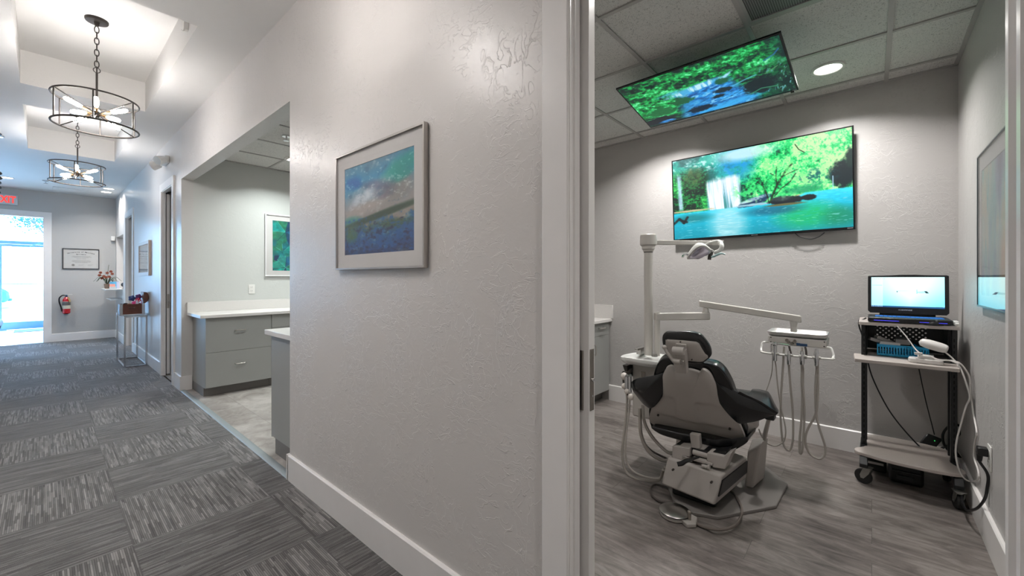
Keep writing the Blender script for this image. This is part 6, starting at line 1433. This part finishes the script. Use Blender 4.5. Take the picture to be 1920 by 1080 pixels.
# blue basket with loose tools
t = thing('storage_basket', 'bright blue slotted plastic basket on the middle shelf of the cart', 'basket', (3.73, -.15, .8005))
bl = mat('basket_blue', '1f9cd0', .35)
by_0, by_1, bxx0, bxx1 = -.030, -.272, 3.665, 3.80
def wall_slots(m, P0, P1, z0, z1, n_, th):
    P0 = Vector(P0); P1 = Vector(P1); d_ = (P1-P0); L = d_.length; d_.normalize(); nn = Vector((-d_.y, d_.x, 0))*th
    def q(a, b_, za, zb): m._add([tuple(P0+d_*a)[:2]+(za,), tuple(P0+d_*b_)[:2]+(za,), tuple(P0+d_*b_)[:2]+(zb,), tuple(P0+d_*a)[:2]+(zb,), tuple(P0+d_*a+nn)[:2]+(za,), tuple(P0+d_*b_+nn)[:2]+(za,), tuple(P0+d_*b_+nn)[:2]+(zb,), tuple(P0+d_*a+nn)[:2]+(zb,)], [(0, 1, 2, 3), (7, 6, 5, 4), (0, 4, 5, 1), (1, 5, 6, 2), (2, 6, 7, 3), (3, 7, 4, 0)])
    q(0, L, z0, z0+.014); q(0, L, z1-.014, z1)
    st = L/n_
    for i in range(n_+1): q(max(0, i*st-.003), min(L, i*st+.003), z0+.014, z1-.014)
m = MB(); zc0, zc1 = .802, .872
wall_slots(m, (bxx0, by_0, 0), (bxx0, by_1, 0), zc0, zc1, 18, .003); wall_slots(m, (bxx1, by_0, 0), (bxx1, by_1, 0), zc0, zc1, 18, .003); wall_slots(m, (bxx0, by_0, 0), (bxx1, by_0, 0), zc0, zc1, 9, .003); wall_slots(m, (bxx0, by_1, 0), (bxx1, by_1, 0), zc0, zc1, 9, .003)
m.box(bxx0, bxx1, by_1, by_0, .801, .804); m.build('body', bl, t, smooth=False)
MB().tube([(bxx0-.003, by_0+.003, zc1), (bxx0-.003, by_1-.003, zc1), (bxx1+.003, by_1-.003, zc1), (bxx1+.003, by_0+.003, zc1)], .004, 8, smooth=False, closed=True).build('rim', bl, t)
tg = mat('tool_grey', '8f8c8a', .4)
def stick(nm, lb, a, b_, w_, h_, mt_, cat, grp=None):
    a = Vector(a); b_ = Vector(b_); d_ = b_-a; M = Matrix.Translation((a+b_)/2) @ d_.to_track_quat('X', 'Z').to_matrix().to_4x4()
    o = MB().box(-d_.length/2, d_.length/2, -w_/2, w_/2, -h_/2, h_/2, M).build(nm, mt_, bevel=.003); return tag(o, lb, cat, grp)
stick('sensor_case', 'grey case sticking out of the left end of the blue basket', (3.69, .012, .905), (3.74, -.085, .87), .035, .02, tg, 'case')
stick('sensor_case', 'grey case lying across the basket, right of the first one', (3.70, -.02, .918), (3.76, -.11, .875), .035, .022, mat('tool_grey_light', 'a09d9b', .4), 'case')
stick('white_card', 'white card tucked in the basket front', (3.685, -.04, .878), (3.70, -.14, .872), .012, .028, mat('paper_white', 'd9d4d2', .6), 'card')
o = stick('dark_booklet', 'dark booklet with a white patterned cover standing in the basket', (3.765, -.115, .892), (3.765, -.195, .882), .012, .06, black, 'booklet'); 
MB().box(3.7575, 3.7585, -.19, -.12, .872, .905).build('cover_panel', mat('booklet_white', 'c9c5c4', .6), o)
stick('hand_tool', 'black handled tool leaning over the right end of the basket', (3.70, -.19, .908), (3.76, -.25, .868), .016, .016, black, 'tool')
m = MB()
# intraoral scanner on its stand
sb = onZ(1748, 684, .80); 
t = thing('intraoral_scanner', 'white handheld scanner resting on its base on the pull-out shelf', 'scanner', (3.50, -.24, .8005))
wm_ = mat('device_white', 'd3cfcc', .3)
Mb_ = Matrix.Translation((3.515, -.245, .8005)) @ Matrix.Rotation(R(-6), 4, 'Z')
MB().prism(rrect(.085, .15, .022), 0, .028, 'z', Mb_).build('stand', wm_, t, bevel=.006, seg=3)
MB().prism(rrect(.06, .07, .02), .028, .05, 'z', Mb_).build('cradle', wm_, t, bevel=.006, seg=3)
a, b_ = onX(1727, 641, 3.53), onX(1778, 656, 3.50); d_ = (b_-a); L_ = d_.length
sbm = MB(); sbm.lathe([(.012, 0), (.022, .008), (.028, .035), (.028, .09), (.026, L_*.9), (.022, L_), (.016, L_+.004)], (0, 0, 0), 24, Matrix.Translation(a-d_*.05) @ d_.to_track_quat('Z', 'X').to_matrix().to_4x4() @ Matrix.Diagonal((1, 1.0, 1, 1))).build('scanner_body', wm_, t)
MB().tube([onXw(1772, 660, 3.50), onXw(1784, 670, 3.49), onXw(1793, 680, 3.48), onXw(1802, 693, 3.45), onXw(1812, 720, 3.43), onXw(1818, 745, 3.43)]+[onXw(1580+x/2.25, 500+y/2.25, 3.44) for x, y in ((520, 590), (500, 660), (480, 740), (478, 800), (492, 860), (515, 895), (545, 907))]+[onXw(1580+x/2.25, 500+y/2.25, 3.46) for x, y in ((572, 897), (572, 860), (553, 800), (558, 740), (566, 700), (552, 620), (540, 540), (535, 470), (515, 430), (490, 405), (455, 395))], .0042, 8, sub=4).build('cable', wm_, t)
MB().tube([onX(1745, 668, 3.47), onX(1760, 675, 3.46), onX(1780, 676, 3.46), onX(1797, 682, 3.45)], .0042, 8).build('stand_cable', wm_, t)
MB().tube([onX(1725, 662, 3.48), onX(1716, 654, 3.52), onX(1700, 632, 3.55), onX(1690, 620, 3.565), onX(1682, 611, 3.573)], .0036, 8).cbox(tuple(onX(1722, 663, 3.475)), (.02, .035, .014)).build('usb_cable', wm_, t, bevel=.001)
# power supply and cords
t = thing('power_adapter', 'black laptop power adapter with green light leaning behind the cart bottom shelf', 'power adapter', (3.93, -.18, .2))
Mp = basis(tuple(onX(1742, 828, 3.93)), (0, -.86, -.3), (.5, -.25, .8)); MB().cbox((0, 0, 0), (.075, .13, .032), basis(tuple(onX(1741, 832, 3.935)), (.0, -.80, -.25), (.25, -.45, .75))).build('brick', black, t, bevel=.006)
MB().sphere(onX(1752.5, 826.5, 3.905), .0025, 8, 6).build('green_light', emis('led_green', '38d860', 2.0), t)
MB().tube([onX(1723, 692, 3.90), onX(1735, 748, 3.93), onX(1747, 795, 3.94), onX(1752, 815, 3.93)], .003, 6).build('cord', black, t)
MB().tube([(3.78, .03, 1.035), (3.76, .055, 1.02)]+[onX(*p, 3.80) for p in ((1611, 600), (1611, 612), (1616, 628), (1622, 650), (1630, 690), (1642, 722), (1665, 766), (1690, 800), (1719, 832))]+[onX(1728, 838, 3.90)], .0042, 8).build('cord', black, t)
t = thing('extension_cord', 'thick black power cord from the wall outlet to the cart', 'power cord', (3.05, RY+.02, 0))
pl_ = onX(1848, 846, 3.035); pq = Vector((3.035, RY+.012, .465))
m = MB(); m.box(3.015, 3.057, RY+.0095, RY+.045, .445, .485).cyl((3.04, RY+.034, .46), (3.045, RY+.036, .41), .013, .009); m.build('plug', black, t, bevel=.004)
pts = [Vector((3.045, RY+.036, .41)), onXw(1852, 890, 3.06), onXw(1851, 915, 3.06), onXw(1846, 936, 3.08), onXw(1832, 953, 3.12), onXw(1815, 957, 3.22), onXw(1806, 947, 3.32), onXw(1803, 925, 3.42), onXw(1797, 908, 3.50), onXw(1788, 895, 3.56), (3.60, -.37, .125)]
MB().tube(pts, .006, 10).build('cord', black, t)
MB().tube([(3.58, -.372, .122), (3.70, -.36, .14), (3.83, -.39, .22)]+[onX(*p, 3.88) for p in ((1809, 870), (1804, 860), (1793, 854))], .0055, 8).build('cord', black, t)
o = MB().tube([onX(*p, 3.93) for p in ((1764, 841), (1780, 834), (1798, 815), (1802, 803), (1796, 797), (1785, 797), (1775, 803), (1768, 815), (1769, 830), (1776, 842), (1787, 851), (1795, 858))], .007, 8).build('coiled_cord', black); tag(o, 'loop of black cord hanging behind the right post of the cart', 'cord')
# black gear stored beneath the cart
gp = onZ(1706, 914, 0)
t = thing('suction_motor', 'black wheeled motor unit with orange band on the floor under the cart', 'motor unit', (3.62, -.15, 0))
MB().box(3.60, 3.86, -.245, -.085, .001, .13).build('housing', mat('matte_black', '0f0f10', .55), t, bevel=.02, seg=3)
MB().box(3.596, 3.70, -.235, -.095, .115, .135).build('orange_band', mat('orange_red', 'a03a1c', .45), t, bevel=.006)
MB().box(3.588, 3.60, -.20, -.12, .03, .06).box(3.586, 3.60, -.23, -.095, .08, .09).build('front_grip', black, t, bevel=.003)
t = thing('cable_box', 'long flat black cable box on the floor under the left of the cart', 'box', (3.78, -.02, 0))
MB().box(3.72, 3.87, -.075, .035, .001, .085).build('housing', mat('matte_black', '', 0), t, bevel=.01)
MB().box(3.717, 3.72, -.06, .02, .05, .065).build('label_strip', mat('booklet_white', '', 0), t)
